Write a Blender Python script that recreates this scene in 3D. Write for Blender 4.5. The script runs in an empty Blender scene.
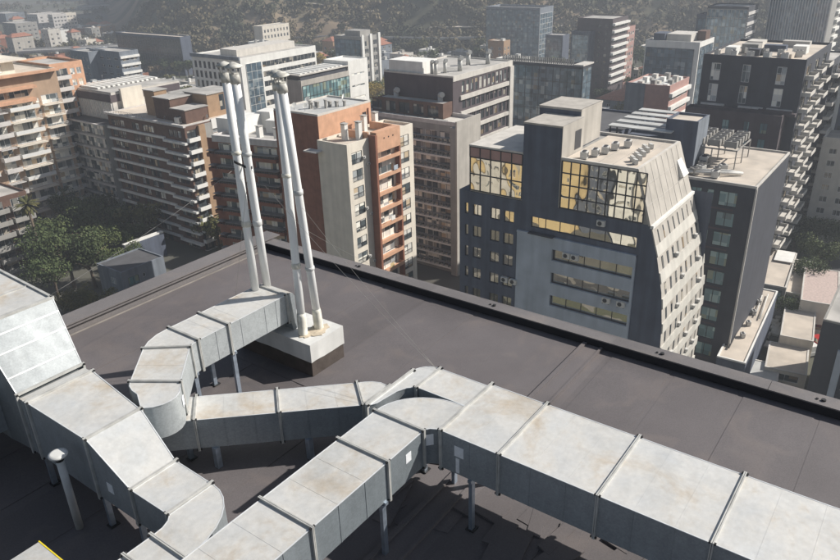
import bpy, bmesh, math, random
from mathutils import Vector, Matrix
random.seed(7)
PI = math.pi
scn = bpy.context.scene
col = scn.collection
GZ = -58.0      # street level, 58 m under the roof we stand on
H = 6.7         # camera above the roof (roof = z 0)
# ---------------------------------------------------------------- camera
FPX, PITCH, ROLL, YAW = 719.547, math.radians(25.0852), math.radians(-1.6705), math.radians(36.748)
cp, sp = math.cos(PITCH), math.sin(PITCH)
FWD = Vector((math.cos(YAW)*cp, math.sin(YAW)*cp, -sp))
_r0 = Vector((math.sin(YAW), -math.cos(YAW), 0)); _u0 = _r0.cross(FWD)
RGT = math.cos(ROLL)*_r0 + math.sin(ROLL)*_u0
UPV = -math.sin(ROLL)*_r0 + math.cos(ROLL)*_u0
cam = bpy.data.objects.new('camera', bpy.data.cameras.new('camera')); col.objects.link(cam)
m = Matrix((RGT, UPV, -FWD)).transposed().to_4x4(); m.translation = Vector((0, 0, H)); cam.matrix_world = m
cam.data.sensor_width = 36; cam.data.lens = FPX*36/840; cam.data.clip_end = 9000; cam.data.clip_start = .05
scn.camera = cam
def ray(px, py): return FWD + RGT*((px-420)/FPX) - UPV*((py-280)/FPX)
def at(px, py, z):
    d = ray(px, py); return Vector((0, 0, H)) + d*((z-H)/d.z)
def onx(px, py, X):
    d = ray(px, py); t = X/d.x; return d.y*t, H+d.z*t
def ony(px, py, Y):
    d = ray(px, py); t = Y/d.y; return d.x*t, H+d.z*t
def cdist(px, py, D):
    d = ray(px, py); return Vector((0, 0, H)) + d*(D/math.hypot(d.x, d.y))
# ---------------------------------------------------------------- materials
def mat(name, c, rough=.8, metal=0., var=.15, scale=3., bump=0., bscale=20., spec=.3, streak=0., c2=None):
    M = bpy.data.materials.new(name); M.use_nodes = True; nt = M.node_tree; N = nt.nodes; L = nt.links
    b = N['Principled BSDF']; b.inputs['Roughness'].default_value = rough; b.inputs['Metallic'].default_value = metal
    b.inputs['Specular IOR Level'].default_value = spec
    tc = N.new('ShaderNodeTexCoord')
    n1 = N.new('ShaderNodeTexNoise'); n1.inputs['Scale'].default_value = scale; n1.inputs['Detail'].default_value = 5
    L.new(tc.outputs['Object'], n1.inputs['Vector'])
    mp = N.new('ShaderNodeMapping'); mp.inputs['Scale'].default_value = (1, 1, .08)
    L.new(tc.outputs['Object'], mp.inputs['Vector'])
    n2 = N.new('ShaderNodeTexNoise'); n2.inputs['Scale'].default_value = scale*2; n2.inputs['Detail'].default_value = 3
    L.new(mp.outputs[0], n2.inputs['Vector'])
    r = N.new('ShaderNodeMapRange'); r.inputs[1].default_value = .3; r.inputs[2].default_value = .7
    r.inputs[3].default_value = 1-var; r.inputs[4].default_value = 1+var; L.new(n1.outputs[0], r.inputs[0])
    r2 = N.new('ShaderNodeMapRange'); r2.inputs[1].default_value = .35; r2.inputs[2].default_value = .7
    r2.inputs[3].default_value = 1; r2.inputs[4].default_value = 1-streak; L.new(n2.outputs[0], r2.inputs[0])
    mm = N.new('ShaderNodeMath'); mm.operation = 'MULTIPLY'; L.new(r.outputs[0], mm.inputs[0]); L.new(r2.outputs[0], mm.inputs[1])
    v = N.new('ShaderNodeVectorMath'); v.operation = 'SCALE'; L.new(mm.outputs[0], v.inputs['Scale'])
    if c2:
        mx = N.new('ShaderNodeMix'); mx.data_type = 'RGBA'; mx.inputs[6].default_value = (*c, 1); mx.inputs[7].default_value = (*c2, 1)
        n3 = N.new('ShaderNodeTexNoise'); n3.inputs['Scale'].default_value = scale*.6; n3.inputs['Detail'].default_value = 6
        L.new(tc.outputs['Object'], n3.inputs['Vector'])
        r3 = N.new('ShaderNodeMapRange'); r3.inputs[1].default_value = .42; r3.inputs[2].default_value = .6
        L.new(n3.outputs[0], r3.inputs[0]); L.new(r3.outputs[0], mx.inputs[0]); L.new(mx.outputs[2], v.inputs[0])
    else: v.inputs[0].default_value = c
    L.new(v.outputs[0], b.inputs['Base Color'])
    if bump:
        nb = N.new('ShaderNodeTexNoise'); nb.inputs['Scale'].default_value = bscale; nb.inputs['Detail'].default_value = 4
        L.new(tc.outputs['Object'], nb.inputs['Vector'])
        bp = N.new('ShaderNodeBump'); bp.inputs['Strength'].default_value = bump; bp.inputs['Distance'].default_value = .02
        L.new(nb.outputs[0], bp.inputs['Height']); L.new(bp.outputs[0], b.inputs['Normal'])
    return M
def galv_mat(name, base=(.31, .34, .36), dust=.92):
    """galvanised sheet: spangled zinc; settled pale dust on the faces that point up"""
    M = bpy.data.materials.new(name); M.use_nodes = True; nt = M.node_tree; N = nt.nodes; L = nt.links
    b = N['Principled BSDF']
    g = N.new('ShaderNodeNewGeometry'); P = g.outputs['Position']
    vo = N.new('ShaderNodeTexVoronoi'); vo.inputs['Scale'].default_value = 55; L.new(P, vo.inputs['Vector'])
    n1 = N.new('ShaderNodeTexNoise'); n1.inputs['Scale'].default_value = 2.2; n1.inputs['Detail'].default_value = 6; n1.inputs['Roughness'].default_value = .6; L.new(P, n1.inputs['Vector'])
    n2 = N.new('ShaderNodeTexNoise'); n2.inputs['Scale'].default_value = 1.3; n2.inputs['Detail'].default_value = 8; n2.inputs['Roughness'].default_value = .65; n2.inputs['Distortion'].default_value = .6
    mp = N.new('ShaderNodeMapping'); mp.inputs['Location'].default_value = (7, 3, 5); L.new(P, mp.inputs['Vector']); L.new(mp.outputs[0], n2.inputs['Vector'])
    hs = N.new('ShaderNodeMix'); hs.data_type = 'RGBA'; hs.inputs[0].default_value = .5
    rr = N.new('ShaderNodeMapRange'); rr.inputs[1].default_value = 0; rr.inputs[2].default_value = 1; rr.inputs[3].default_value = .92; rr.inputs[4].default_value = 1.08
    sx = N.new('ShaderNodeSeparateColor'); L.new(vo.outputs['Color'], sx.inputs[0]); L.new(sx.outputs[0], rr.inputs[0])
    rn = N.new('ShaderNodeMapRange'); rn.inputs[1].default_value = .3; rn.inputs[2].default_value = .7; rn.inputs[3].default_value = .9; rn.inputs[4].default_value = 1.1; L.new(n1.outputs[0], rn.inputs[0])
    mu = N.new('ShaderNodeMath'); mu.operation = 'MULTIPLY'; L.new(rr.outputs[0], mu.inputs[0]); L.new(rn.outputs[0], mu.inputs[1])
    v = N.new('ShaderNodeVectorMath'); v.operation = 'SCALE'; v.inputs[0].default_value = base; L.new(mu.outputs[0], v.inputs['Scale'])
    # dust amount
    sz = N.new('ShaderNodeSeparateXYZ'); L.new(g.outputs['Normal'], sz.inputs[0])
    ru = N.new('ShaderNodeMapRange'); ru.inputs[1].default_value = .6; ru.inputs[2].default_value = .98; L.new(sz.outputs[2], ru.inputs[0])
    rd = N.new('ShaderNodeMapRange'); rd.inputs[1].default_value = .3; rd.inputs[2].default_value = .56; rd.inputs[3].default_value = .74; rd.inputs[4].default_value = 1; L.new(n2.outputs[0], rd.inputs[0])
    da = N.new('ShaderNodeMath'); da.operation = 'MULTIPLY'; L.new(ru.outputs[0], da.inputs[0]); L.new(rd.outputs[0], da.inputs[1])
    db = N.new('ShaderNodeMath'); db.operation = 'MULTIPLY'; db.inputs[1].default_value = dust; L.new(da.outputs[0], db.inputs[0])
    dc = N.new('ShaderNodeValToRGB'); e = dc.color_ramp.elements
    e[0].position = .28; e[0].color = (.56, .575, .58, 1); e[1].position = .68; e[1].color = (.50, .425, .33, 1)
    x = dc.color_ramp.elements.new(.52); x.color = (.60, .585, .55, 1)
    n3 = N.new('ShaderNodeTexNoise'); n3.inputs['Scale'].default_value = 1.05; n3.inputs['Detail'].default_value = 9; n3.inputs['Roughness'].default_value = .7; n3.inputs['Distortion'].default_value = .4; L.new(P, n3.inputs['Vector']); L.new(n3.outputs[0], dc.inputs[0])
    mx = N.new('ShaderNodeMix'); mx.data_type = 'RGBA'; L.new(db.outputs[0], mx.inputs[0]); L.new(v.outputs[0], mx.inputs[6]); L.new(dc.outputs[0], mx.inputs[7])
    # drips
    mp2 = N.new('ShaderNodeMapping'); mp2.inputs['Scale'].default_value = (9, 9, .8); L.new(P, mp2.inputs['Vector'])
    n4 = N.new('ShaderNodeTexNoise'); n4.inputs['Scale'].default_value = 1.6; n4.inputs['Detail'].default_value = 4; L.new(mp2.outputs[0], n4.inputs['Vector'])
    r4 = N.new('ShaderNodeMapRange'); r4.inputs[1].default_value = .35; r4.inputs[2].default_value = .75; r4.inputs[3].default_value = .95; r4.inputs[4].default_value = 1.04; L.new(n4.outputs[0], r4.inputs[0])
    # fine grit and smudges
    n6 = N.new('ShaderNodeTexNoise'); n6.inputs['Scale'].default_value = 14; n6.inputs['Detail'].default_value = 8; n6.inputs['Roughness'].default_value = .75; L.new(P, n6.inputs['Vector'])
    r6 = N.new('ShaderNodeMapRange'); r6.inputs[1].default_value = .3; r6.inputs[2].default_value = .7; r6.inputs[3].default_value = .90; r6.inputs[4].default_value = 1.06; L.new(n6.outputs[0], r6.inputs[0])
    m6 = N.new('ShaderNodeMath'); m6.operation = 'MULTIPLY'; L.new(r4.outputs[0], m6.inputs[0]); L.new(r6.outputs[0], m6.inputs[1])
    v2 = N.new('ShaderNodeVectorMath'); v2.operation = 'SCALE'; L.new(mx.outputs[2], v2.inputs[0]); L.new(m6.outputs[0], v2.inputs['Scale'])
    L.new(v2.outputs[0], b.inputs['Base Color'])
    me = N.new('ShaderNodeMapRange'); me.inputs[3].default_value = .30; me.inputs[4].default_value = .05; L.new(db.outputs[0], me.inputs[0]); L.new(me.outputs[0], b.inputs['Metallic'])
    ro = N.new('ShaderNodeMapRange'); ro.inputs[3].default_value = .46; ro.inputs[4].default_value = .5; L.new(db.outputs[0], ro.inputs[0]); L.new(ro.outputs[0], b.inputs['Roughness'])
    bp = N.new('ShaderNodeBump'); bp.inputs['Strength'].default_value = .5; bp.inputs['Distance'].default_value = .035
    n5 = N.new('ShaderNodeTexNoise'); n5.inputs['Scale'].default_value = 1.6; n5.inputs['Detail'].default_value = 2; L.new(P, n5.inputs['Vector']); L.new(n5.outputs[0], bp.inputs['Height']); L.new(bp.outputs[0], b.inputs['Normal'])
    return M
def glass_mat(name, c=(.04, .06, .07), rough=.06, cur=.35, metal=0., curc=(.55, .53, .48), wav=0., tint_var=.5):
    """opaque window pane: dark glossy, some with a pale curtain behind (varies from window to window)"""
    M = bpy.data.materials.new(name); M.use_nodes = True; nt = M.node_tree; N = nt.nodes; L = nt.links
    b = N['Principled BSDF']; b.inputs['Roughness'].default_value = rough; b.inputs['Metallic'].default_value = metal; b.inputs['Specular IOR Level'].default_value = .8
    oi = N.new('ShaderNodeObjectInfo'); g = N.new('ShaderNodeNewGeometry')
    n = N.new('ShaderNodeTexWhiteNoise'); n.noise_dimensions = '3D'
    ad = N.new('ShaderNodeVectorMath'); ad.operation = 'SCALE'; ad.inputs['Scale'].default_value = .83; L.new(g.outputs['Position'], ad.inputs[0])
    fl = N.new('ShaderNodeVectorMath'); fl.operation = 'FLOOR'; L.new(ad.outputs[0], fl.inputs[0]); 
    sm = N.new('ShaderNodeVectorMath'); sm.operation = 'ADD'; L.new(fl.outputs[0], sm.inputs[0]); L.new(oi.outputs['Random'], sm.inputs[1]); L.new(sm.outputs[0], n.inputs['Vector'])
    gt = N.new('ShaderNodeMath'); gt.operation = 'LESS_THAN'; gt.inputs[1].default_value = cur; L.new(n.outputs['Value'], gt.inputs[0])
    rg = N.new('ShaderNodeMapRange'); rg.inputs[3].default_value = 1-tint_var; rg.inputs[4].default_value = 1+tint_var; L.new(n.outputs['Value'], rg.inputs[0])
    v = N.new('ShaderNodeVectorMath'); v.operation = 'SCALE'; v.inputs[0].default_value = c; L.new(rg.outputs[0], v.inputs['Scale'])
    mx = N.new('ShaderNodeMix'); mx.data_type = 'RGBA'; cr = N.new('ShaderNodeValToRGB'); cr.color_ramp.interpolation = 'CONSTANT'; ce = cr.color_ramp.elements; ce[0].position = 0; ce[0].color = (*curc, 1); ce[1].position = .3; ce[1].color = (curc[0]*.55, curc[1]*.6, curc[2]*.66, 1)
    for ps, k3 in ((.5, (1.25, 1.25, 1.22)), (.7, (.8, .66, .5)), (.85, (.35, .38, .42))): ne = ce.new(ps); ne.color = (curc[0]*k3[0], curc[1]*k3[1], curc[2]*k3[2], 1)
    sc3 = N.new('ShaderNodeSeparateColor'); L.new(n.outputs['Color'], sc3.inputs[0]); L.new(sc3.outputs[1], cr.inputs[0]); L.new(cr.outputs[0], mx.inputs[7]); L.new(v.outputs[0], mx.inputs[6]); L.new(gt.outputs[0], mx.inputs[0]); L.new(mx.outputs[2], b.inputs['Base Color'])
    if wav:
        nb = N.new('ShaderNodeTexNoise'); nb.inputs['Scale'].default_value = .35; nb.inputs['Detail'].default_value = 1
        L.new(g.outputs['Position'], nb.inputs['Vector'])
        bp = N.new('ShaderNodeBump'); bp.inputs['Strength'].default_value = wav; bp.inputs['Distance'].default_value = .35
        L.new(nb.outputs[0], bp.inputs['Height']); L.new(bp.outputs[0], b.inputs['Normal'])
    return M
# ---------------------------------------------------------------- mesh builder
class MB:
    def __init__(s): s.v = []; s.f = []; s.m = []; s.sm = []
    def face(s, pts, mi=0, smooth=False):
        n = len(s.v); s.v += [tuple(p) for p in pts]; s.f.append(tuple(range(n, n+len(pts)))); s.m.append(mi); s.sm.append(smooth)
    def box(s, a, b, mi=0):
        x0, y0, z0 = [min(a[i], b[i]) for i in range(3)]; x1, y1, z1 = [max(a[i], b[i]) for i in range(3)]
        n = len(s.v); s.v += [(x0,y0,z0),(x1,y0,z0),(x1,y1,z0),(x0,y1,z0),(x0,y0,z1),(x1,y0,z1),(x1,y1,z1),(x0,y1,z1)]
        for q in ((0,3,2,1),(4,5,6,7),(0,1,5,4),(1,2,6,5),(2,3,7,6),(3,0,4,7)): s.f.append(tuple(n+i for i in q)); s.m.append(mi); s.sm.append(False)
        return s
    def hexa(s, P, mi=0):
        n = len(s.v); s.v += [tuple(p) for p in P]
        for q in ((0,3,2,1),(4,5,6,7),(0,1,5,4),(1,2,6,5),(2,3,7,6),(3,0,4,7)): s.f.append(tuple(n+i for i in q)); s.m.append(mi); s.sm.append(False)
        return s
    def prism(s, poly, z0, z1, mi=0, smooth=False):
        k = len(poly); a = sum(poly[i][0]*poly[(i+1)%k][1]-poly[(i+1)%k][0]*poly[i][1] for i in range(k))
        if a < 0: poly = poly[::-1]
        n = len(s.v); s.v += [(p[0], p[1], z0) for p in poly]+[(p[0], p[1], z1) for p in poly]
        s.f.append(tuple(n+i for i in reversed(range(k)))); s.f.append(tuple(n+k+i for i in range(k))); s.m += [mi, mi]; s.sm += [False, False]
        for i in range(k): j = (i+1) % k; s.f.append((n+i, n+j, n+k+j, n+k+i)); s.m.append(mi); s.sm.append(smooth)
        return s
    def bar(s, a, b, w, h=None, mi=0, up=(0, 0, 1)):
        a = Vector(a); b = Vector(b); d = (b-a).normalized(); u = Vector(up)
        if abs(d.dot(u)) > .98: u = Vector((1, 0, 0))
        x = d.cross(u).normalized()*w/2; y = x.cross(d).normalized()*(h or w)/2
        P = [a-x-y, a+x-y, b+x-y, b-x-y, a-x+y, a+x+y, b+x+y, b-x+y]; return s.hexa(P, mi)
    def tube(s, pts, rad, seg=12, mi=0, caps=True, smooth=True):
        pts = [Vector(p) for p in pts]; rad = rad if isinstance(rad, (list, tuple)) else [rad]*len(pts); rings = []
        for i, p in enumerate(pts):
            d = (pts[min(i+1, len(pts)-1)]-pts[max(i-1, 0)]).normalized(); u = Vector((0, 0, 1)) if abs(d.z) < .9 else Vector((1, 0, 0))
            x = d.cross(u).normalized(); y = d.cross(x).normalized(); n = len(s.v)
            s.v += [tuple(p+(x*math.cos(2*PI*k/seg)+y*math.sin(2*PI*k/seg))*rad[i]) for k in range(seg)]; rings.append(n)
        for a, b in zip(rings, rings[1:]):
            for k in range(seg): j = (k+1) % seg; s.f.append((a+k, b+k, b+j, a+j)); s.m.append(mi); s.sm.append(smooth)
        if caps:
            s.f.append(tuple(rings[0]+k for k in range(seg))); s.f.append(tuple(rings[-1]+k for k in reversed(range(seg)))); s.m += [mi, mi]; s.sm += [False, False]
        return s
    def mesh(s, name, mats):
        me = bpy.data.meshes.new(name); me.from_pydata(s.v, [], s.f)
        for M in (mats if isinstance(mats, (list, tuple)) else [mats]): me.materials.append(M)
        me.polygons.foreach_set('material_index', s.m); me.polygons.foreach_set('use_smooth', s.sm); me.update(); return me
    def build(s, name, mats, parent=None, loc=None):
        o = bpy.data.objects.new(name, s.mesh(name, mats)); col.objects.link(o)
        if parent: o.parent = parent
        if loc is not None: o.location = loc
        return o
def tag(o, label, cat, group=None, kind=None):
    if label: o['label'] = label
    if cat: o['category'] = cat
    if group: o['group'] = group
    if kind: o['kind'] = kind
    return o
def thing(name, label, cat, loc=(0, 0, 0), rz=0., group=None):
    o = bpy.data.objects.new(name, None); o.empty_display_size = .3; col.objects.link(o); o.location = loc; o.rotation_euler = (0, 0, rz)
    return tag(o, label, cat, group)
def inst(name, me, parent=None, loc=(0, 0, 0), rz=0., sc=None):
    o = bpy.data.objects.new(name, me); col.objects.link(o); o.parent = parent; o.location = loc; o.rotation_euler = (0, 0, rz)
    if sc: o.scale = sc
    return o
def copy_tree(o, parent=None, loc=None, rz=None, label=None):
    c = o.copy(); col.objects.link(c); c.parent = parent
    if loc is not None: c.location = loc
    if rz is not None: c.rotation_euler = (0, 0, rz)
    if label: c['label'] = label
    for ch in list(o.children): copy_tree(ch, c)
    return c
# ---------------------------------------------------------------- palette
M = {}
M['galv'] = galv_mat('galvanised_sheet')
M['galv_dull'] = galv_mat('galvanised_sheet_worn', (.30, .325, .34), .75)
M['galv_bright'] = galv_mat('galvanised_sheet_bright', (.43, .46, .47), .92)
M['galv_dark_reflection'] = galv_mat('galvanised_sheet_dark_reflection', (.22, .25, .27), .92)  # base darkened, the dark roof's reflection painted into the zinc
M['galv_slope'] = galv_mat('galvanised_sheet_slope', (.225, .245, .255), .9)  # darker zinc base for the plenum's sloped face
M['angle'] = mat('galvanised_angle', (.46, .46, .44), .6, .15, .2, 6)
M['lip'] = mat('folded_edge_highlight', (.66, .68, .69), .4, .2, .1, 6)  # pale lip colour paints a highlight onto the duct edges
M['leg'] = mat('zinc_channel', (.36, .42, .50), .4, .7, .2, 8)
M['seam'] = mat('sheet_seam', (.42, .43, .43), .45, .5, .15, 6)
M['pipe'] = mat('white_painted_pipe', (.80, .81, .80), .42, .1, .06, 2, streak=.12)
M['pipe_grey'] = mat('grey_zinc_pipe', (.58, .59, .58), .6, .1, .12, 5, streak=.2)
M['pipe_dirty'] = mat('yellowed_collar', (.70, .68, .60), .6, 0, .2, 8, streak=.25)
M['cowl'] = mat('weathered_cowl', (.50, .49, .45), .7, .1, .35, 14)
M['sealant'] = mat('dried_sealant', (.50, .43, .33), .9, 0, .25, 9, .5, 15)
M['white_clad'] = mat('white_flashing', (.62, .62, .60), .6, 0, .08, 3, streak=.15)
M['wire'] = mat('steel_wire', (.33, .32, .30), .5, .6, .1, 5)
M['tape'] = mat('white_sticker', (.74, .76, .78), .5, 0, .06, 20)
M['dark_metal'] = mat('dark_bolt', (.05, .05, .05), .5, .5, .1, 10)
M['yellow'] = mat('yellow_tape', (.70, .55, .03), .6, 0, .08, 8)
def membrane(name, c):
    Mx = bpy.data.materials.new(name); Mx.use_nodes = True; N = Mx.node_tree.nodes; L = Mx.node_tree.links; b = N['Principled BSDF']
    b.inputs['Roughness'].default_value = .62; b.inputs['Specular IOR Level'].default_value = .35
    g = N.new('ShaderNodeNewGeometry'); P = g.outputs['Position']
    n1 = N.new('ShaderNodeTexNoise'); n1.inputs['Scale'].default_value = .35; n1.inputs['Detail'].default_value = 7; n1.inputs['Roughness'].default_value = .6; L.new(P, n1.inputs['Vector'])
    n2 = N.new('ShaderNodeTexNoise'); n2.inputs['Scale'].default_value = 60; n2.inputs['Detail'].default_value = 3; L.new(P, n2.inputs['Vector'])
    # sheets one metre wide laid along x: each a little lighter or darker, an overlap line between
    mp = N.new('ShaderNodeMapping'); mp.inputs['Scale'].default_value = (.09, 1.02, 1); L.new(P, mp.inputs['Vector'])
    fl = N.new('ShaderNodeVectorMath'); fl.operation = 'FLOOR'; L.new(mp.outputs[0], fl.inputs[0])
    wn = N.new('ShaderNodeTexWhiteNoise'); L.new(fl.outputs[0], wn.inputs['Vector'])
    ra = N.new('ShaderNodeMapRange'); ra.inputs[1].default_value = .3; ra.inputs[2].default_value = .7; ra.inputs[3].default_value = .8; ra.inputs[4].default_value = 1.2; L.new(n1.outputs[0], ra.inputs[0])
    rb = N.new('ShaderNodeMapRange'); rb.inputs[3].default_value = .91; rb.inputs[4].default_value = 1.08; L.new(wn.outputs['Value'], rb.inputs[0])
    rc = N.new('ShaderNodeMapRange'); rc.inputs[1].default_value = .3; rc.inputs[2].default_value = .7; rc.inputs[3].default_value = .88; rc.inputs[4].default_value = 1.12; L.new(n2.outputs[0], rc.inputs[0])
    m1 = N.new('ShaderNodeMath'); m1.operation = 'MULTIPLY'; L.new(ra.outputs[0], m1.inputs[0]); L.new(rb.outputs[0], m1.inputs[1])
    m2 = N.new('ShaderNodeMath'); m2.operation = 'MULTIPLY'; L.new(m1.outputs[0], m2.inputs[0]); L.new(rc.outputs[0], m2.inputs[1])
    n5 = N.new('ShaderNodeTexNoise'); n5.inputs['Scale'].default_value = 1.1; n5.inputs['Detail'].default_value = 8; n5.inputs['Distortion'].default_value = 1.2; L.new(P, n5.inputs['Vector'])
    r5 = N.new('ShaderNodeMapRange'); r5.inputs[1].default_value = .53; r5.inputs[2].default_value = .70; r5.inputs[3].default_value = 0; r5.inputs[4].default_value = .26; L.new(n5.outputs[0], r5.inputs[0])
    v = N.new('ShaderNodeVectorMath'); v.operation = 'SCALE'; v.inputs[0].default_value = c; L.new(m2.outputs[0], v.inputs['Scale'])
    mx = N.new('ShaderNodeMix'); mx.data_type = 'RGBA'; mx.inputs[7].default_value = (c[0]*1.75, c[1]*1.6, c[2]*1.4, 1); L.new(r5.outputs[0], mx.inputs[0]); L.new(v.outputs[0], mx.inputs[6]); L.new(mx.outputs[2], b.inputs['Base Color'])
    # wrinkles running across the sheets + grain
    mw = N.new('ShaderNodeMapping'); mw.inputs['Scale'].default_value = (1.2, 2.2, 1); mw.inputs['Rotation'].default_value = (0, 0, .9); L.new(P, mw.inputs['Vector'])
    nw = N.new('ShaderNodeTexNoise'); nw.inputs['Scale'].default_value = 2.4; nw.inputs['Detail'].default_value = 4; L.new(mw.outputs[0], nw.inputs['Vector'])
    ad = N.new('ShaderNodeMath'); ad.operation = 'MULTIPLY_ADD'; ad.inputs[1].default_value = .25; L.new(n2.outputs[0], ad.inputs[0]); L.new(nw.outputs[0], ad.inputs[2])
    bp = N.new('ShaderNodeBump'); bp.inputs['Strength'].default_value = .28; bp.inputs['Distance'].default_value = .012; L.new(ad.outputs[0], bp.inputs['Height']); L.new(bp.outputs[0], b.inputs['Normal'])
    return Mx
M['membrane'] = membrane('roof_membrane', (.118, .107, .109))
M['coping'] = membrane('parapet_coping', (.150, .140, .140))
M['skirt'] = mat('black_skirting', (.075, .062, .055), .7, 0, .2, 4, .4, 12)

# ================================================================ THE ROOF WE STAND ON
R = thing('rooftop_building', 'near dark grey membrane roof with low parapets under the silver ducts', 'building', (0, 0, GZ))
def part(mb, name, mats, parent): # near parts are modelled in roof coordinates; the root stands at street level
    o = mb.build(name, mats, parent)
    if parent is not None: o.location = Vector((0, 0, 0)) - Vector(parent.location)
    return o
a = MB()
a.box((-22, -26, -1.0), (10.9, 12.83, 0))
part(a, 'roof_membrane', M['membrane'], R)
a = MB(); a.box((-22, -26, GZ), (11.08, 13.2, -1.003)); part(a, 'wall', mat('own_wall', (.3, .29, .28)), R)
a = MB()   # parapet on the far right side
ys = [-26, -8.3, -3.1, 1.32, 6.4, 9.9, 12.82]
for y0, y1 in zip(ys, ys[1:]): a.box((10.88, y0+.006, -1.0), (11.14, y1-.006, .15)); a.box((10.86, y0+.004, .15), (11.17, y1-.004, .172))
part(a, 'parapet', M['coping'], R)
a = MB(); a.box((-22, 12.825, -1.0), (11.1, 13.22, .2)); a.box((-22, 12.79, .2), (11.35, 13.26, .225)); a.box((-22, 12.77, .155), (10.85, 12.822, .17))
part(a, 'parapet', M['coping'], R)
a = MB(); a.box((-22, 12.745, .0), (10.87, 12.785, .012)); part(a, 'edge_strip', mat('pale_strip', (.24, .22, .20), .7), R)
a = MB(); a.box((10.855, -26, .012), (10.879, 12.76, .149)); part(a, 'inner_strip', mat('near_black_strip', (.018, .018, .022), .8), R)  # near-black strip over the parapet's inner face
a = MB()   # expansion joint: a low raised strip with a lip on one side
a.box((-6, 4.08, .0), (10.84, 4.38, .035)); a.box((-6, 4.36, .0), (10.84, 4.43, .065)); a.box((-6, 4.06, 0), (10.84, 4.10, .055))
part(a, 'joint_strip', M['membrane'], R)
a = MB()   # overlaps of the membrane sheets
for i, y in enumerate([-7.1, -6.0, -4.9, -3.8, -2.7, -1.6, -.5, .6, 1.7, 2.8, 5.6, 6.7, 7.9, 9.0, 10.1, 11.2]):
    a.box((-8, y, 0), (10.8, y+1.02, .004+.004*(i % 2)))
part(a, 'membrane_sheets', M['membrane'], R)
a = MB()   # patches of rough relaid membrane under the main duct
a = MB()
rr = random.Random(3)
for i in range(26):
    x = rr.uniform(5.2, 6.9); y = rr.uniform(1.8, 5.6); w = rr.uniform(.15, .5); l = rr.uniform(.2, .9); g = rr.uniform(-.3, .3)
    c, s = math.cos(g), math.sin(g); a.prism([(x+c*p-s*q, y+s*p+c*q) for p, q in ((0, 0), (l, rr.uniform(-.04, .04)), (l, w), (rr.uniform(-.05, .05), w))], .002, .010+.0013*i)
part(a, 'membrane_patch', M['membrane'], R)
for (x, y) in [(11.0, 9.9), (11.0, 6.4), (11.0, 3.05), (11.0, .55)]:
    a = MB(); a.tube([(x, y, .172), (x, y, .20)], .035, 8); a.tube([(x, y+.09, .172), (x, y+.09, .19)], .02, 8); part(a, 'bolt', M['dark_metal'], R)

# ================================================================ DUCTS
def flange(parent, A, B, z0, z1, th=.036, pr=.03):
    th = min(th, .04)*.9; pr = min(pr, .03)
    """bolted frame standing proud round the duct; A,B = ends of the seam in plan"""
    A = Vector((A[0], A[1], 0)); B = Vector((B[0], B[1], 0)); d = (B-A).normalized(); n = Vector((-d.y, d.x, 0))*(th/2)
    g = .003; a = MB()
    for s in (-1, 1):                                            # two angles back to back
        o = n*s*.56; t = n*.40
        def bx(p, q, za, zb): a.hexa([Vector((*(p-t+o).xy, za)), Vector((*(q-t+o).xy, za)), Vector((*(q+t+o).xy, za)), Vector((*(p+t+o).xy, za)), Vector((*(p-t+o).xy, zb)), Vector((*(q-t+o).xy, zb)), Vector((*(q+t+o).xy, zb)), Vector((*(p+t+o).xy, zb))])
        bx(A-d*pr, B+d*pr, z1-g, z1+pr); bx(A-d*pr, B+d*pr, z0-pr, z0+g)
        bx(A-d*pr, A+d*g, z0+g, z1-g); bx(B-d*g, B+d*pr, z0+g, z1-g)
    o = part(a, 'flange', M['angle'], parent)
    b = MB()
    for p in (A-d*pr*.4, B+d*pr*.4):
        for z in (z0-pr*.4, z1+pr*.5): b.bar(Vector((*(p-n*2.2).xy, z)), Vector((*(p+n*2.2).xy, z)), .022)
    k = b.build('bolt', M['dark_metal'], o)
    return o
def arc(cx, cy, r, a0, a1, n=10): return [(cx+r*math.cos(math.radians(a0+(a1-a0)*i/n)), cy+r*math.sin(math.radians(a0+(a1-a0)*i/n))) for i in range(n+1)]
def section(parent, poly, z0, z1, seams=(), m='galv', name='duct_section', smooth=False):
    if m == 'galv': m = {'air_duct.001': 'galv_dark_reflection', 'air_duct.004': 'galv_bright'}.get(parent.name, m)  # one duct's zinc darkened, another's lightened, to paint in reflections
    a = MB(); a.prism(poly, z0, z1, smooth='elbow' in name or name == 'transition')
    if name != 'bellows':
        k_ = len(poly)
        for i in range(k_):                                     # folded lip along the top edges, painted pale as a highlight
            p, q = Vector((*poly[i], z1-.001)), Vector((*poly[(i+1) % k_], z1-.001))
            if (q-p).length > .02: a.bar(p, q, .011, .008, mi=1)
    for (p, q) in seams:                                        # standing seams across the sheet
        p = Vector((*p, 0)); q = Vector((*q, 0)); d = (q-p).normalized(); t = Vector((-d.y, d.x, 0))*.006; e = .005
        P = [p-d*e-t*.5, q+d*e-t*.5, q+d*e+t*.5, p-d*e+t*.5]
        a.hexa([(*v.xy, z1-.01) for v in P]+[(*v.xy, z1+.0015) for v in P]); 
        for c in (p, q):
            P = [c-d*e-t, c+d*e-t, c+d*e+t, c-d*e+t]; a.hexa([(*v.xy, z0) for v in P]+[(*v.xy, z1-.01) for v in P])
    o = part(a, name, [M[m], M['lip']], parent)
    if name in ('elbow', 'transition'): o.data.set_sharp_from_angle(angle=math.radians(38))
    return o
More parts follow.
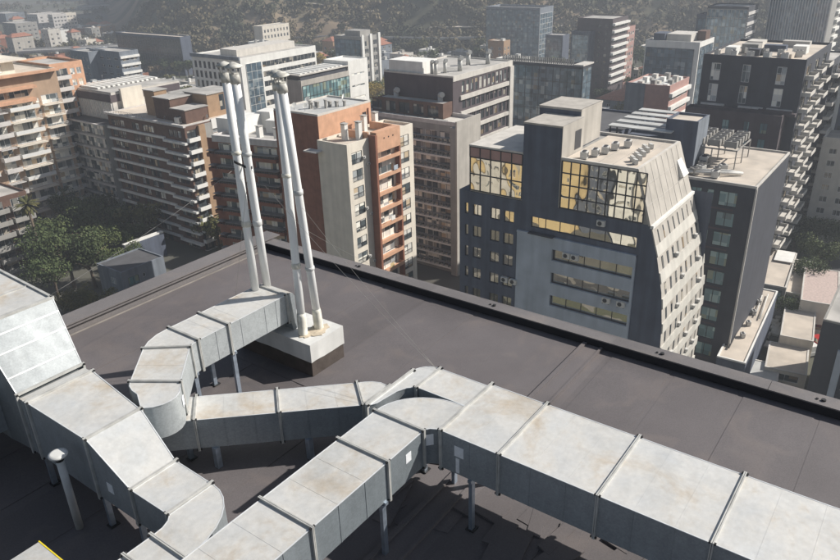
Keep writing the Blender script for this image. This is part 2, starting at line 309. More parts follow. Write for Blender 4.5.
def leg(parent, x, y, ztop, w=.045):
    a = MB(); a.box((x-w, y-w*.55, 0.012), (x-w*.7, y+w*.55, ztop)); a.box((x-w*.7, y-w*.55, .012), (x+w*.5, y-w*.35, ztop)); a.box((x-w*.7, y+w*.35, .012), (x+w*.5, y+w*.55, ztop))
    o = part(a, 'leg', M['leg'], parent); b = MB(); b.box((x-w*1.5, y-w*1.3, .008), (x+w*1.3, y+w*1.3, .022)); b.build('foot_plate', M['dark_metal'], o)
def cross(parent, p, q, z):
    a = MB(); a.bar((p[0], p[1], z), (q[0], q[1], z), .05, .045); part(a, 'cross_bar', M['leg'], parent)
def sticker(parent, c, d, w, h, nrm, e=.004, m='tape'):
    """small flat label on a vertical duct side; c centre, d run direction, nrm outward"""
    c = Vector(c); d = Vector(d).normalized()*w/2; u = Vector((0, 0, h/2)); n = Vector(nrm)*e
    a = MB(); P = [c-d-u, c+d-u, c+d+u, c-d+u]; a.hexa([p for p in P]+[p+n for p in P]); part(a, 'sticker', M[m], parent)
ZT, ZB = 1.375, .82
# --- main duct, running towards the lower right of the photo
D1 = thing('air_duct', 'widest dusty silver air duct running to the lower right corner', 'air duct', (6.38, 1.0, 0), 0, 'galvanised air ducts on the roof')
X0, X1 = 5.795, 6.985
sy = [4.08, 3.27, 2.07, .895, -.28, -1.45, -2.62, -3.8, -5.0, -6.2]
for y1, y0 in zip(sy, sy[1:]):
    L3 = y1-y0; section(D1, [(X0, y0), (X1, y0), (X1, y1), (X0, y1)], ZB, ZT, [((X0, y0+L3*k), (X1, y0+L3*k)) for k in ((.31, .67) if L3 > 1 else (.5,))])
for y in sy[:-1]: flange(D1, (X0, y), (X1, y), ZB, ZT)
for y in (3.66, 1.0, -1.6, -4.2):
    for x in (X0+.05, X1-.05): leg(D1, x, y, ZB-.045)
    cross(D1, (X0-.02, y), (X1+.02, y), ZB-.024)
sticker(D1, (X0, 3.82, 1.16), (0, 1, 0), .13, .15, (-1, 0, 0)); sticker(D1, (X0, 3.84, .95), (0, 1, 0), .05, .22, (-1, 0, 0))
# --- duct to the lower left, with its broad elbow
D2 = thing('air_duct', 'silver air duct from the broad central elbow down to the lower left edge', 'air duct', (4.4, 4.63, 0), 0, 'galvanised air ducts on the roof')
Y0, Y1 = 4.25, 4.99; Z2 = .85
xs = [5.66, 4.97, 3.735, 2.5, 1.26, .0, -1.25]
for x1, x0 in zip(xs, xs[1:]):
    section(D2, [(x0, Y0), (x1, Y0), (x1, Y1), (x0, Y1)], Z2, ZT, [((x0+(x1-x0)*k, Y0), (x0+(x1-x0)*k, Y1)) for k in (.33, .68)] if x1-x0 > 1 else [])
for x in xs[:-1]: flange(D2, (x, Y0), (x, Y1), Z2, ZT)
el = [(5.66, 4.25)]+[(5.66+.115*math.sin(t), 4.25-.0*t-.115*(1-math.cos(t))) for t in (.4, .9, 1.35)]+[(X0, 4.12), (X0, 4.085), (6.37, 4.085)]
el += [(5.66+.71*math.cos(math.radians(t)), 4.17+.82*math.sin(math.radians(t))) for t in (0, 9, 18, 27, 36, 45, 54, 63, 72, 81, 90)]
section(D2, el, Z2, ZT, name='elbow')
for x in (4.90, 2.45): 
    for y in (Y0+.04, Y1-.04): leg(D2, x, y, Z2-.045)
    cross(D2, (x, Y0-.02), (x, Y1+.02), Z2-.024)
sticker(D2, (5.36, Y0, 1.18), (1, 0, 0), .10, .13, (0, -1, 0)); sticker(D2, (5.735, 4.205, 1.22), (1, -.9, 0), .13, .16, (-.66, -.75, 0))
# --- branch behind it: straight, transition, and the duct going off to the left behind
D3 = thing('air_duct', 'short silver duct branch curving behind the broad central elbow', 'air duct', (6.6, 4.6, 0), 0, 'galvanised air ducts on the roof')
section(D3, [(6.385, 4.10), (6.93, 4.10), (6.93, 4.86), (6.385, 4.86)], ZB, ZT)
flange(D3, (6.37, 4.87), (6.93, 4.87), ZB, ZT, .04, .025)
# the transition drops and swings to the lower crossing duct
Z4T, Z4 = .84, .36; K4 = (H-Z4T)/(H-ZT)
tr = [(6.93, 4.885)]+arc(6.66, 4.885, .27, 0, 80, 8)[1:]+[(6.66, 5.13), (5.72, 5.13)]+[(5.80, 5.085), (5.98, 5.06), (6.15, 5.035), (6.29, 4.975), (6.375, 4.885)]
section(D3, tr, Z4, ZT, name='transition')
flange(D3, (5.70, 5.15), (6.67, 5.15), ZT-.5, ZT, .05, .03)
section(D3, [(5.74, 5.17), (6.66, 5.17), (6.82, 5.66), (6.28, 5.66)], Z4, Z4T, name='drop_box')
for y in (4.3, 4.8): leg(D3, 6.42, y, ZB-.01)
D4 = thing('air_duct', 'low narrow silver duct crossing the middle, passing under the stack duct bend', 'air duct', (5.6, 6.8, 0), 0, 'galvanised air ducts on the roof')
flange(D4, (6.28, 5.71), (6.82, 5.71), Z4, Z4T)
dd = Vector((-.715, .775)).normalized(); nn = Vector((-dd.y, dd.x))
aF, aN = Vector((6.625, 6.163)), Vector((6.24, 5.723))
e4 = [(6.285, 5.73), (6.815, 5.73), (6.825, 5.87), (6.78, 5.99), (6.71, 6.08), tuple(aF), tuple(aN)]
section(D4, e4, Z4, Z4T, name='elbow'); flange(D4, aF, aN, Z4, Z4T)
def seg4(s0, s1, t='duct_section'):
    p = [aF+dd*s0, aF+dd*s1, aN+dd*s1, aN+dd*s0]; q = [(s0+(s1-s0)*k) for k in (.3, .66)]
    section(D4, [tuple(v) for v in p], Z4, Z4T, [(tuple(aF+dd*k), tuple(aN+dd*k)) for k in q], 'galv', t)
seg4(.0, 1.166); seg4(1.166, 2.32); seg4(2.32, 3.02)
for s in (1.166, 2.32): flange(D4, aF+dd*s, aN+dd*s, Z4, Z4T)
for s in (.8, 2.1): 
    for p in (aF+dd*s, aN+dd*s): a = MB(); a.box((p.x-.04, p.y-.04, .012), (p.x+.04, p.y+.04, Z4-.004)); part(a, 'foot_block', M['leg'], D4)
# --- duct from the pipe curb to the plenum
D5 = thing('air_duct', 'silver duct bending left from the four white pipes to the plenum', 'air duct', (5.8, 8.7, 0), 0, 'galvanised air ducts on the roof')
Z5 = .87
section(D5, [(6.15, 8.36), (7.37, 8.36), (7.37, 9.06), (6.15, 9.06)], Z5, ZT, [((6.15+1.22*k, 8.36), (6.15+1.22*k, 9.06)) for k in (.2, .62, .82)])
section(D5, [(5.57, 8.36), (6.15, 8.36), (6.15, 9.06), (5.57, 9.06)], Z5, ZT, [((5.9, 8.36), (5.9, 9.06))])
section(D5, [(5.57, 8.36), (5.57, 9.06), (5.33, 9.04), (5.12, 8.96), (4.96, 8.845), (5.37, 8.30), (5.46, 8.345)], Z5, ZT, name='elbow')
section(D5, [(4.96, 8.845), (4.31, 8.21), (4.69, 7.63), (5.37, 8.30)], Z5, ZT, [((4.62, 8.51), (5.0, 7.94))])
section(D5, [(4.31, 8.21), (4.24, 8.12), (4.20, 8.0), (4.185, 7.86), (4.05, 7.60), (4.02, 7.535), (4.11, 7.44), (4.22, 7.38), (4.33, 7.36), (4.44, 7.38), (4.54, 7.44), (4.62, 7.53), (4.69, 7.63)], Z5, ZT, name='elbow')
for p, q in (((7.39, 8.36), (7.39, 9.06)), ((6.15, 8.36), (6.15, 9.06)), ((5.57, 8.36), (5.57, 9.06)), ((4.95, 8.84), (5.37, 8.30)), ((4.31, 8.21), (4.69, 7.63))): flange(D5, p, q, Z5, ZT, .05)
a = MB()                                                        # the end that turns down into the curb
pr = [(7.41, ZT), (7.50, ZT), (7.56, ZT-.03), (7.60, ZT-.10), (7.60, .66), (7.50, .66), (7.47, .78), (7.44, .84), (7.41, Z5)]
n0 = len(a.v); k = len(pr); a.v += [(p[0], 8.37, p[1]) for p in pr]+[(p[0], 9.05, p[1]) for p in pr]
a.f.append(tuple(range(n0, n0+k))[::-1]); a.f.append(tuple(range(n0+k, n0+2*k))); a.m += [0, 0]; a.sm += [False, False]
for i in range(k): j = (i+1) % k; a.f.append((n0+i, n0+j, n0+k+j, n0+k+i)); a.m.append(0); a.sm.append(False)
part(a, 'down_turn', M['galv'], D5)
for x in (5.45, 6.2):
    leg(D5, x, 8.40, Z5-.045); leg(D5, x, 9.02, Z5-.045)
    cross(D5, (x, 8.34), (x, 9.08), Z5-.024)
leg(D5, 4.72, 7.75, Z5-.01)
sticker(D5, (4.60, 7.495, 1.17), (.72, .69, 0), .10, .15, (.5, -.85, 0), .006)
# --- plenum and stepped duct on the left
D6 = thing('plenum_duct', 'tall silver plenum stepping down along the left edge of the photo', 'air duct', (3.8, 9, 0), 0)
XL, XR = 3.24, 4.20
def loft(parent, A, B, name, m='galv'):
    """A,B: (xl,xr,y,z0,z1) ends of a tapering duct piece along y"""
    P = [(A[0], A[2], A[3]), (A[1], A[2], A[3]), (B[1], B[2], B[3]), (B[0], B[2], B[3]), (A[0], A[2], A[4]), (A[1], A[2], A[4]), (B[1], B[2], B[4]), (B[0], B[2], B[4])]
    a = MB(); a.hexa(P)
    for i_, j_ in ((4, 7), (5, 6)): a.bar(Vector(P[i_]), Vector(P[j_]), .012, .010, mi=1)
    return part(a, name, [M[m], M['lip']], parent)
loft(D6, (3.22, 4.28, 9.75, .45, 2.25), (3.22, 4.42, 13.6, .45, 2.25), 'plenum_box')
a = MB()
for y in (10.45, 11.5, 12.5): a.box((3.21, y, 2.25), (4.3+.12*(y-9.75)/3.8, y+.03, 2.262))
a.box((3.2, 9.74, 2.235), (4.30, 9.79, 2.275)); a.hexa([(4.255, 9.75, 2.24), (4.295, 9.75, 2.24), (4.435, 13.6, 2.24), (4.395, 13.6, 2.24), (4.255, 9.75, 2.275), (4.295, 9.75, 2.275), (4.435, 13.6, 2.275), (4.395, 13.6, 2.275)])
part(a, 'trim_angle', M['angle'], D6)
loft(D6, (XL, 4.17, 9.16, .5, 1.42), (3.22, 4.28, 9.75, .45, 2.25), 'sloped_transition', 'galv_slope')
a = MB()
for k in (.22, .55, .80):
    y = 9.16+(9.75-9.16)*k; z = 1.42+.83*k; xr = 4.17+.11*k
    a.hexa([(XL-.01, y-.006, z-.009), (xr+.004, y-.006, z-.009), (xr+.004, y+.006, z+.009), (XL-.01, y+.006, z+.009), (XL-.01, y-.010, z-.005), (xr+.004, y-.010, z-.005), (xr+.004, y+.001, z+.012), (XL-.01, y+.001, z+.012)])
part(a, 'seam', M['seam'], D6)
flange(D6, (XL, 9.14), (4.17, 9.14), .5, 1.40, .045)
section(D6, [(XL, 8.93), (4.17, 8.93), (4.17, 9.12), (XL, 9.12)], .5, 1.36, [((XL, 9.02), (4.17, 9.02))], 'galv_dull', 'bellows')
flange(D6, (XL, 8.90), (4.17, 8.90), .5, 1.375, .05)
loft(D6, (XL, 4.0, 7.55, .5, 1.375), (XL, 4.17, 8.88, .5, 1.375), 'duct_section')
flange(D6, (XL, 7.53), (4.0, 7.53), .5, 1.375, .045)
loft(D6, (XL, 3.87, 6.74, .5, 1.0), (XL, 4.0, 7.51, .5, 1.375), 'sloped_transition')
flange(D6, (XL, 6.72), (3.87, 6.72), .5, 1.0, .045)
section(D6, [(XL, 6.06), (3.85, 6.06), (3.87, 6.70), (XL, 6.70)], .5, 1.0)
flange(D6, (XL, 6.03), (3.85, 6.03), .5, 1.0, .05)
eb = [(XL, 6.0), (3.85, 6.0)]+[(2.98+.87*math.cos(math.radians(t)), 6.0+.67*math.sin(math.radians(t))) for t in (-12, -24, -36, -48, -60, -72, -82)]+[(2.96, 5.34), (2.96, 5.89)]+[(3.08, 5.90), (3.18, 5.94)]
section(D6, eb, .5, 1.0, name='elbow')
flange(D6, (2.94, 5.33), (2.94, 5.90), .5, 1.0, .05)
section(D6, [(2.62, 5.34), (2.92, 5.34), (2.92, 5.89), (2.62, 5.89)], .5, 1.0); flange(D6, (2.60, 5.34), (2.60, 5.89), .5, 1.0, .05)
section(D6, [(1.3, 5.34), (2.58, 5.34), (2.58, 5.89), (1.3, 5.89)], .5, 1.0)
sticker(D6, (XL, 7.22, .78), (0, 1, 0), .12, .14, (-1, 0, 0))
for y in (6.75, 7.5, 8.9):
    leg(D6, XL+.05, y, .49); leg(D6, 3.8, y, .49)
# low shaded duct leaving the plenum on its camera side
D8 = thing('air_duct', 'shaded low duct leaving the plenum at the left edge', 'air duct', (2.3, 10.1, 0), 0, 'galvanised air ducts on the roof')
section(D8, [(-1.2, 9.75), (3.215, 9.75), (3.215, 10.7), (-1.2, 10.7)], .62, 1.3, [((x, 9.75), (x, 10.7)) for x in (2.5, 1.3, .1)], 'galv_dull'); flange(D8, (2.62, 9.75), (2.62, 10.7), .62, 1.3)
for y in (9.8, 10.65): leg(D8, 2.75, y, .6); leg(D8, .9, y, .6)
# corner of the plain metal case at the very bottom left
CB = thing('metal_case', 'flat grey metal case with yellow edge at the bottom left corner', 'metal case', (1.6, 6.2, 0))
a = MB(); a.box((-.4, 5.3, .1), (2.12, 6.59, 1.2)); part(a, 'case', M['galv_dull'], CB)
a = MB(); a.box((2.112, 5.3, 1.185), (2.125, 6.6, 1.204)); part(a, 'edge_trim', M['yellow'], CB)
for x, y in ((0, 5.5), (2, 5.5), (0, 6.4), (2, 6.4)): a = MB(); a.box((x-.04, y-.04, 0.01), (x+.04, y+.04, .1)); part(a, 'foot', M['dark_metal'], CB)
# vent pipe with round cap
V = thing('vent_pipe', 'short grey vent pipe with round white cap beside the plenum', 'vent pipe', (3.01, 7.83, 0))
a = MB(); a.tube([(3.01, 7.83, 0), (3.01, 7.83, 1.10)], .048, 20); part(a, 'pipe', M['pipe_grey'], V)
a = MB(); a.tube([(3.01, 7.83, 1.08), (3.01, 7.83, 1.15)], .05, 20); part(a, 'neck', M['dark_metal'], V)
a = MB(); a.tube([(3.01, 7.83, 1.15), (3.01, 7.83, 1.165), (3.01, 7.83, 1.185), (3.01, 7.83, 1.195)], [.105, .115, .113, .08], 28); part(a, 'cap', M['white_clad'], V)
# curb box and the four pipes
C = thing('pipe_curb', 'white topped black curb box at the foot of the white pipes', 'curb', (7.7, 8.7, 0))
def rag(x0, y0, x1, y1, n=10, amp=.02, seed=1):
    r = random.Random(seed); return [(x0+(x1-x0)*i/n, y0+(y1-y0)*i/n, r.uniform(-amp, amp)) for i in range(n+1)]
a = MB(); a.box((7.285, 7.785, 0), (8.085, 9.6, .36)); part(a, 'base', M['skirt'], C)
a = MB()
ring = rag(7.27, 7.77, 8.10, 7.77, 8, .007, 1)+rag(8.10, 7.77, 8.10, 9.62, 14, .007, 2)[1:]+rag(8.10, 9.62, 7.27, 9.62, 8, .01, 3)[1:]+rag(7.27, 9.62, 7.27, 7.77, 14, .008, 4)[1:-1]
n = len(ring); a.v += [(p[0], p[1], .30+p[2]+.012*math.sin(p[0]*3)) for p in ring]+[(p[0], p[1], .64) for p in ring]
for i in range(n): j = (i+1) % n; a.f.append((i, j, n+j, n+i)); a.m.append(0); a.sm.append(False)
a.f.append(tuple(range(n, 2*n))); a.m.append(0); a.sm.append(False); part(a, 'cladding', M['white_clad'], C)
a = MB()
def blob(cx, cy, r, sd, z=.6405, h=.012):
    q = random.Random(sd); P = [(cx+r*math.cos(t*PI/9)*q.uniform(.8, 1.25), cy+r*math.sin(t*PI/9)*q.uniform(.8, 1.25)) for t in range(18)]; a.prism(P, z, z+h)
blob(7.52, 8.10, .13, 1); blob(7.80, 8.05, .16, 2, .6415, .012); blob(7.66, 7.99, .13, 5, .6425, .012); part(a, 'sealant', M['sealant'], C)
a = MB(); a.box((7.0, 7.5, .0), (8.4, 9.9, .012)); part(a, 'apron', M['membrane'], C)
PB = [(7.26, 8.96, ZT), (7.50, 8.93, ZT), (7.49, 8.14, .64), (7.81, 8.07, .64)]
PT = [at(225.5, 74, 4.95), at(234.5, 75, 4.98), at(277, 82, 4.85), at(281.5, 84, 4.88)]
PL = ['tall white pipe at far left of the four, standing on the duct end', 'tall white pipe second from left of the four, beside the leftmost one', 'tall white pipe third from left, on the front of the curb box', 'tall white pipe at far right of the four, leaning left from the curb box']
pipes = []
for i, (b, t) in enumerate(zip(PB, PT)):
    b = Vector(b); t = Vector(t); P = thing('exhaust_pipe', PL[i], 'exhaust pipe', b, 0, 'white exhaust pipes'); pipes.append((b, t)); r = .068
    a = MB(); a.tube([b, b.lerp(t, .33), b.lerp(t, .66), t], r, 24); part(a, 'pipe', M['pipe'], P)
    for k, w in ((.33 if i < 2 else .30, .05), (.66, .03)) if i < 3 else ((.28, .03), (.6, .04)):
        c = b.lerp(t, k); d = (t-b).normalized(); a = MB(); a.tube([c-d*w, c-d*w*.8, c+d*w*.8, c+d*w], [r+.002, r+.012, r+.012, r+.002], 24); part(a, 'collar', M['pipe_grey' if i % 2 else 'pipe_dirty'], P)
    d = (t-b).normalized()
    if i >= 2:
        a = MB(); a.tube([b, b+d*.02, b+d*.34, b+d*.40], [r+.02, r+.014, r+.012, r+.004], 24); part(a, 'foot_sleeve', M['pipe_dirty'], P)
    # cowl: bare throat, struts, conical hat
    a = MB(); a.tube([t-d*.12, t+d*.02], r+.012, 20); part(a, 'throat', M['cowl'], P)
    a = MB(); top = t+d*.13
    a.tube([top-d*.012, top, top+d*.05, top+d*.065], [.132, .138, .045, .012], 22); part(a, 'rain_cap', M['cowl'], P)
    for k in range(4):
        a = MB(); v = Vector((math.cos(k*PI/2+.4), math.sin(k*PI/2+.4), 0)); a.bar(t+v*(r+.005)-d*.04, top+v*.10, .014, .006); part(a, 'strut', M['cowl'], P)
# clamps tying pipes in pairs
def lerp(i, k): return pipes[i][0].lerp(pipes[i][1], k)
W = thing('pipe_clamp', 'dark wire clamp tying the two left white pipes together', 'clamp', lerp(0, .66))
a = MB()
for q in range(3):
    o = Vector((0, 0, .015*q)); p0, p1 = lerp(0, .62)+o, lerp(1, .60)+o; dv = (p1-p0).normalized(); s = Vector((-dv.y, dv.x, 0))*.076
    a.tube([p0-dv*.08, p0+s, p1+s, p1+dv*.08, p1-s, p0-s, p0-dv*.08], .006, 6)
part(a, 'wire', M['dark_metal'], W)
# guy wires
gw = 'thin steel guy wires staying the pipes'
def wire(p, q, label, sag=.05, r=.0019):
    p = Vector(p); q = Vector(q); n = 14; a = MB()
    a.tube([p.lerp(q, i/n)-Vector((0, 0, sag*4*(i/n)*(1-i/n))) for i in range(n+1)], r, 5, caps=True); o = a.build('guy_wire', M['wire']); tag(o, label, 'wire', gw)
wire(lerp(3, .55), at(436, 368, ZT+.01), 'thin wire from the right pipe down to the flange behind the central elbow')
wire(lerp(1, .60), at(437, 369.5, ZT+.012), 'thin wire from the left pipe pair down to the flange behind the central elbow', .08)
wire(lerp(3, .45), (11.02, 8.8, .18), 'thin wire from the right pipe over to the parapet behind it', .04)
wire(lerp(1, .58), (11.05, 12.9, .23), 'thin wire from the left pipe pair to the far roof corner', .05)
wire(lerp(0, .60), (4.27, 9.80, 2.28), 'thin wire from the leftmost pipe to the corner of the plenum', .06, .004)
wire(lerp(1, .60), (6.9, 9.05, ZT+.01), 'thin steep wire from the left pipe pair down to the duct top', .01, .003)
# ================================================================ CITY: palette
M['cream'] = mat('cream_render', (.72, .665, .57), .9, 0, .07, .6, streak=.12)
M['offwhite'] = mat('off_white_paint', (.78, .77, .73), .85, 0, .07, .5, streak=.12)
M['facade_beige'] = mat('sandy_beige_facade', (.40, .285, .20), .9, 0, .1, .6, streak=.12)
M['panel_l'] = mat('pale_side_panels', (.56, .54, .49), .8, 0, .08, .5, streak=.2)
M['front_panel'] = mat('pale_blue_grey_front', (.42, .47, .535), .85, 0, .1, .5, streak=.2)
M['pink'] = mat('dusty_pink_paint', (.42, .26, .23), .9, 0, .1, .8)
M['orange'] = mat('orange_brick', (.58, .34, .22), .9, 0, .14, .8, streak=.1)
M['brick'] = mat('red_brown_brick', (.26, .115, .075), .9, 0, .15, .9, streak=.12)
M['brown'] = mat('dark_brown_brick', (.14, .085, .065), .9, 0, .15, .9, streak=.1)
M['tanbrick'] = mat('tan_brick', (.36, .24, .15), .9, 0, .12, .9)
M['slab'] = mat('pale_concrete_band', (.60, .575, .55), .85, 0, .1, .8, streak=.15)
M['concrete'] = mat('grey_concrete', (.33, .32, .30), .9, 0, .12, .5, streak=.18)
M['concrete_l'] = mat('light_concrete', (.60, .57, .52), .9, 0, .1, .5, streak=.15)
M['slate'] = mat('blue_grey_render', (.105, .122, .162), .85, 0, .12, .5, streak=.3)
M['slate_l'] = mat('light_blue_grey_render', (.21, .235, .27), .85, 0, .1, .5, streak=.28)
M['glass_far'] = glass_mat('far_dark_glass', (.03, .038, .042), .2, 0., tint_var=.2)
M['dark'] = mat('charcoal_cladding', (.062, .066, .080), .7, 0, .12, .4, streak=.15)
M['purple'] = mat('dark_plum_brick', (.10, .082, .088), .85, 0, .12, .5, streak=.12)
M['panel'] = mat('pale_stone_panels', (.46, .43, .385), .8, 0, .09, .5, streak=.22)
M['roof_sand'] = mat('sand_roof', (.58, .51, .43), .95, 0, .12, .35, c2=(.47, .42, .36))
M['roof_grey'] = mat('grey_roof', (.46, .44, .41), .95, 0, .15, .3, c2=(.34, .33, .31))
M['roof_dark'] = mat('dark_roof', (.10, .10, .105), .9, 0, .15, .4)
M['roof_tile'] = mat('red_roof', (.33, .15, .10), .9, 0, .2, 1)
M['zinc_roof'] = mat('pale_metal_roof', (.52, .52, .50), .6, .1, .12, .4, streak=.1)
M['frame_w'] = mat('white_frame', (.68, .68, .66), .5, 0, .05, 2)
M['frame_d'] = mat('dark_frame', (.05, .05, .055), .5, .2, .05, 2)
M['rail'] = mat('balcony_rail', (.33, .33, .33), .5, .4, .1, 2)
M['glass'] = glass_mat('window_glass', (.07, .085, .09), .08, .66, curc=(.72, .70, .64))
M['glass_dark'] = glass_mat('dark_window', (.04, .047, .053), .08, .28, curc=(.35, .32, .27))
M['glass_teal'] = glass_mat('teal_glass', (.10, .18, .19), .1, .55, curc=(.30, .42, .41), metal=.0)
M['glass_mirror'] = glass_mat('mirror_glass', (.72, .69, .60), .02, 0., curc=(.35, .34, .28), metal=.92, wav=.14, tint_var=.08)
M['glass_blue'] = glass_mat('blue_curtain_glass', (.12, .17, .21), .12, .2, curc=(.28, .33, .36), metal=.35, wav=.25)
M['ac'] = mat('ac_white', (.58, .57, .54), .6, 0, .1, 4)
M['plastic'] = mat('dark_grille', (.06, .06, .065), .6, 0, .1, 4)
M['asphalt'] = mat('asphalt', (.055, .055, .058), .9, 0, .15, .15)
M['paving'] = mat('paving', (.20, .19, .175), .9, 0, .15, .3)
M['road_paint'] = mat('road_paint', (.6, .6, .58), .8)
def leafmat(name, a, b, sc=.35):
    Mx = bpy.data.materials.new(name); Mx.use_nodes = True; N = Mx.node_tree.nodes; L = Mx.node_tree.links; p = N['Principled BSDF']; p.inputs['Roughness'].default_value = .75; p.inputs['Specular IOR Level'].default_value = .2
    g = N.new('ShaderNodeNewGeometry'); oi = N.new('ShaderNodeObjectInfo'); n = N.new('ShaderNodeTexNoise'); n.inputs['Scale'].default_value = sc; n.inputs['Detail'].default_value = 4; n.inputs['Roughness'].default_value = .7; L.new(g.outputs['Position'], n.inputs['Vector'])
    r = N.new('ShaderNodeMapRange'); r.inputs[1].default_value = .35; r.inputs[2].default_value = .65; L.new(n.outputs[0], r.inputs[0])
    mx = N.new('ShaderNodeMix'); mx.data_type = 'RGBA'; mx.inputs[6].default_value = (*a, 1); mx.inputs[7].default_value = (*b, 1); L.new(r.outputs[0], mx.inputs[0])
    rg = N.new('ShaderNodeMapRange'); rg.inputs[3].default_value = .75; rg.inputs[4].default_value = 1.3; L.new(oi.outputs['Random'], rg.inputs[0])
    v = N.new('ShaderNodeVectorMath'); v.operation = 'SCALE'; L.new(mx.outputs[2], v.inputs[0]); L.new(rg.outputs[0], v.inputs['Scale']); L.new(v.outputs[0], p.inputs['Base Color'])
    return Mx
M['leaf'] = leafmat('tree_leaves', (.050, .074, .028), (.12, .14, .05))
M['leaf_dark'] = leafmat('dark_leaves', (.034, .052, .022), (.08, .10, .04))
M['leaf_olive'] = leafmat('olive_leaves', (.070, .078, .032), (.15, .135, .05))
M['leaf_yellow'] = leafmat('autumn_leaves', (.22, .17, .04), (.38, .27, .06))
M['leaf_brown'] = leafmat('dry_leaves', (.10, .075, .045), (.16, .12, .07))
M['leaf_far'] = leafmat('far_leaves', (.045, .055, .030), (.18, .14, .08), .025)  # lightened so that part of the haze sits in the leaf colour
M['bark'] = mat('bark', (.13, .10, .075), .9, 0, .2, 3)
M['pink'] = mat('dusty_pink_paint', (.42, .26, .23), .9, 0, .1, .8)
M['ochre'] = mat('ochre_paint', (.60, .46, .24), .9, 0, .06, .4)

# ---------------------------------------------------------------- window and balcony meshes (shared)
_cache = {}
def win_mesh(w, h, style, gm, fm):
    key = (round(w, 2), round(h, 2), style, gm, fm)
    if key in _cache: return _cache[key]
    a = MB(); t = .07 if w > .8 else .05; d0, d1 = .04, .11       # local: x along wall, y = 0 wall face, +y into wall
    a.face([(0, .09, 0), (w, .09, 0), (w, .09, h), (0, .09, h)], 1)
    def fb(x0, z0, x1, z1): a.box((x0, d0, z0), (x1, .088, z1), 0)
    fb(0, 0, w, t); fb(0, h-t, w, h); fb(0, t, t, h-t); fb(w-t, t, w, h-t)
    if style in ('slide', 'door'): fb(w/2-t/2, t, w/2+t/2, h-t)
    if style == 'rail':
        fb(w/2-t/2, t, w/2+t/2, h-t); a.box((0, -.10, .42*h), (w, -.07, .45*h), 0); 
        for i in range(int(w/.22)): a.box((.11+i*.22, -.095, 0), (.135+i*.22, -.075, .42*h), 0)
    if style == 'cross': fb(w/2-t/2, t, w/2+t/2, h-t); fb(t, h*.62-t/2, w/2-t/2, h*.62+t/2); fb(w/2+t/2, h*.62-t/2, w-t, h*.62+t/2)
    if style == 'ribbon':
        n = max(2, int(w/1.6)); 
        for i in range(1, n): fb(w*i/n-t/2, t, w*i/n+t/2, h-t)
    if style == 'sill': a.box((-.08, -.12, -.10), (w+.08, .0, -.002), 0)
    me = a.mesh('window', [M[fm], M[gm]]); _cache[key] = me; return me
def balc_mesh(w, p, style, m1, m2, h=1.0, t=.18):
    key = ('b', round(w, 2), p, style, m1, m2, h)
    if key in _cache: return _cache[key]
    a = MB(); a.box((0, -p, -t), (w, 0, 0), 0)                   # slab
    if style == 'solid': a.box((0, -p, 0), (w, -p+.12, h), 1); a.box((0, -p+.12, 0), (.1, 0, h), 1); a.box((w-.1, -p+.12, 0), (w, 0, h), 1)
    if style == 'rail':
        a.box((0, -p, h-.06), (w, -p+.06, h), 1); a.box((0, -p, h*.5), (w, -p+.03, h*.5+.04), 1)
        n = max(2, int(w/.3))
        for i in range(n+1): a.box((w*i/n-.015, -p+.005, 0), (w*i/n+.015, -p+.03, h-.06), 1)
        a.box((0, -p+.06, h-.06), (.05, 0, h), 1); a.box((w-.05, -p+.06, h-.06), (w, 0, h), 1)
    if style == 'glass': a.box((0, -p, 0), (w, -p+.05, h), 1); a.box((0, -p+.05, 0), (.05, 0, h), 1); a.box((w-.05, -p+.05, 0), (w, 0, h), 1)
    me = a.mesh('balcony', [M[m1], M[m2]]); _cache[key] = me; return me
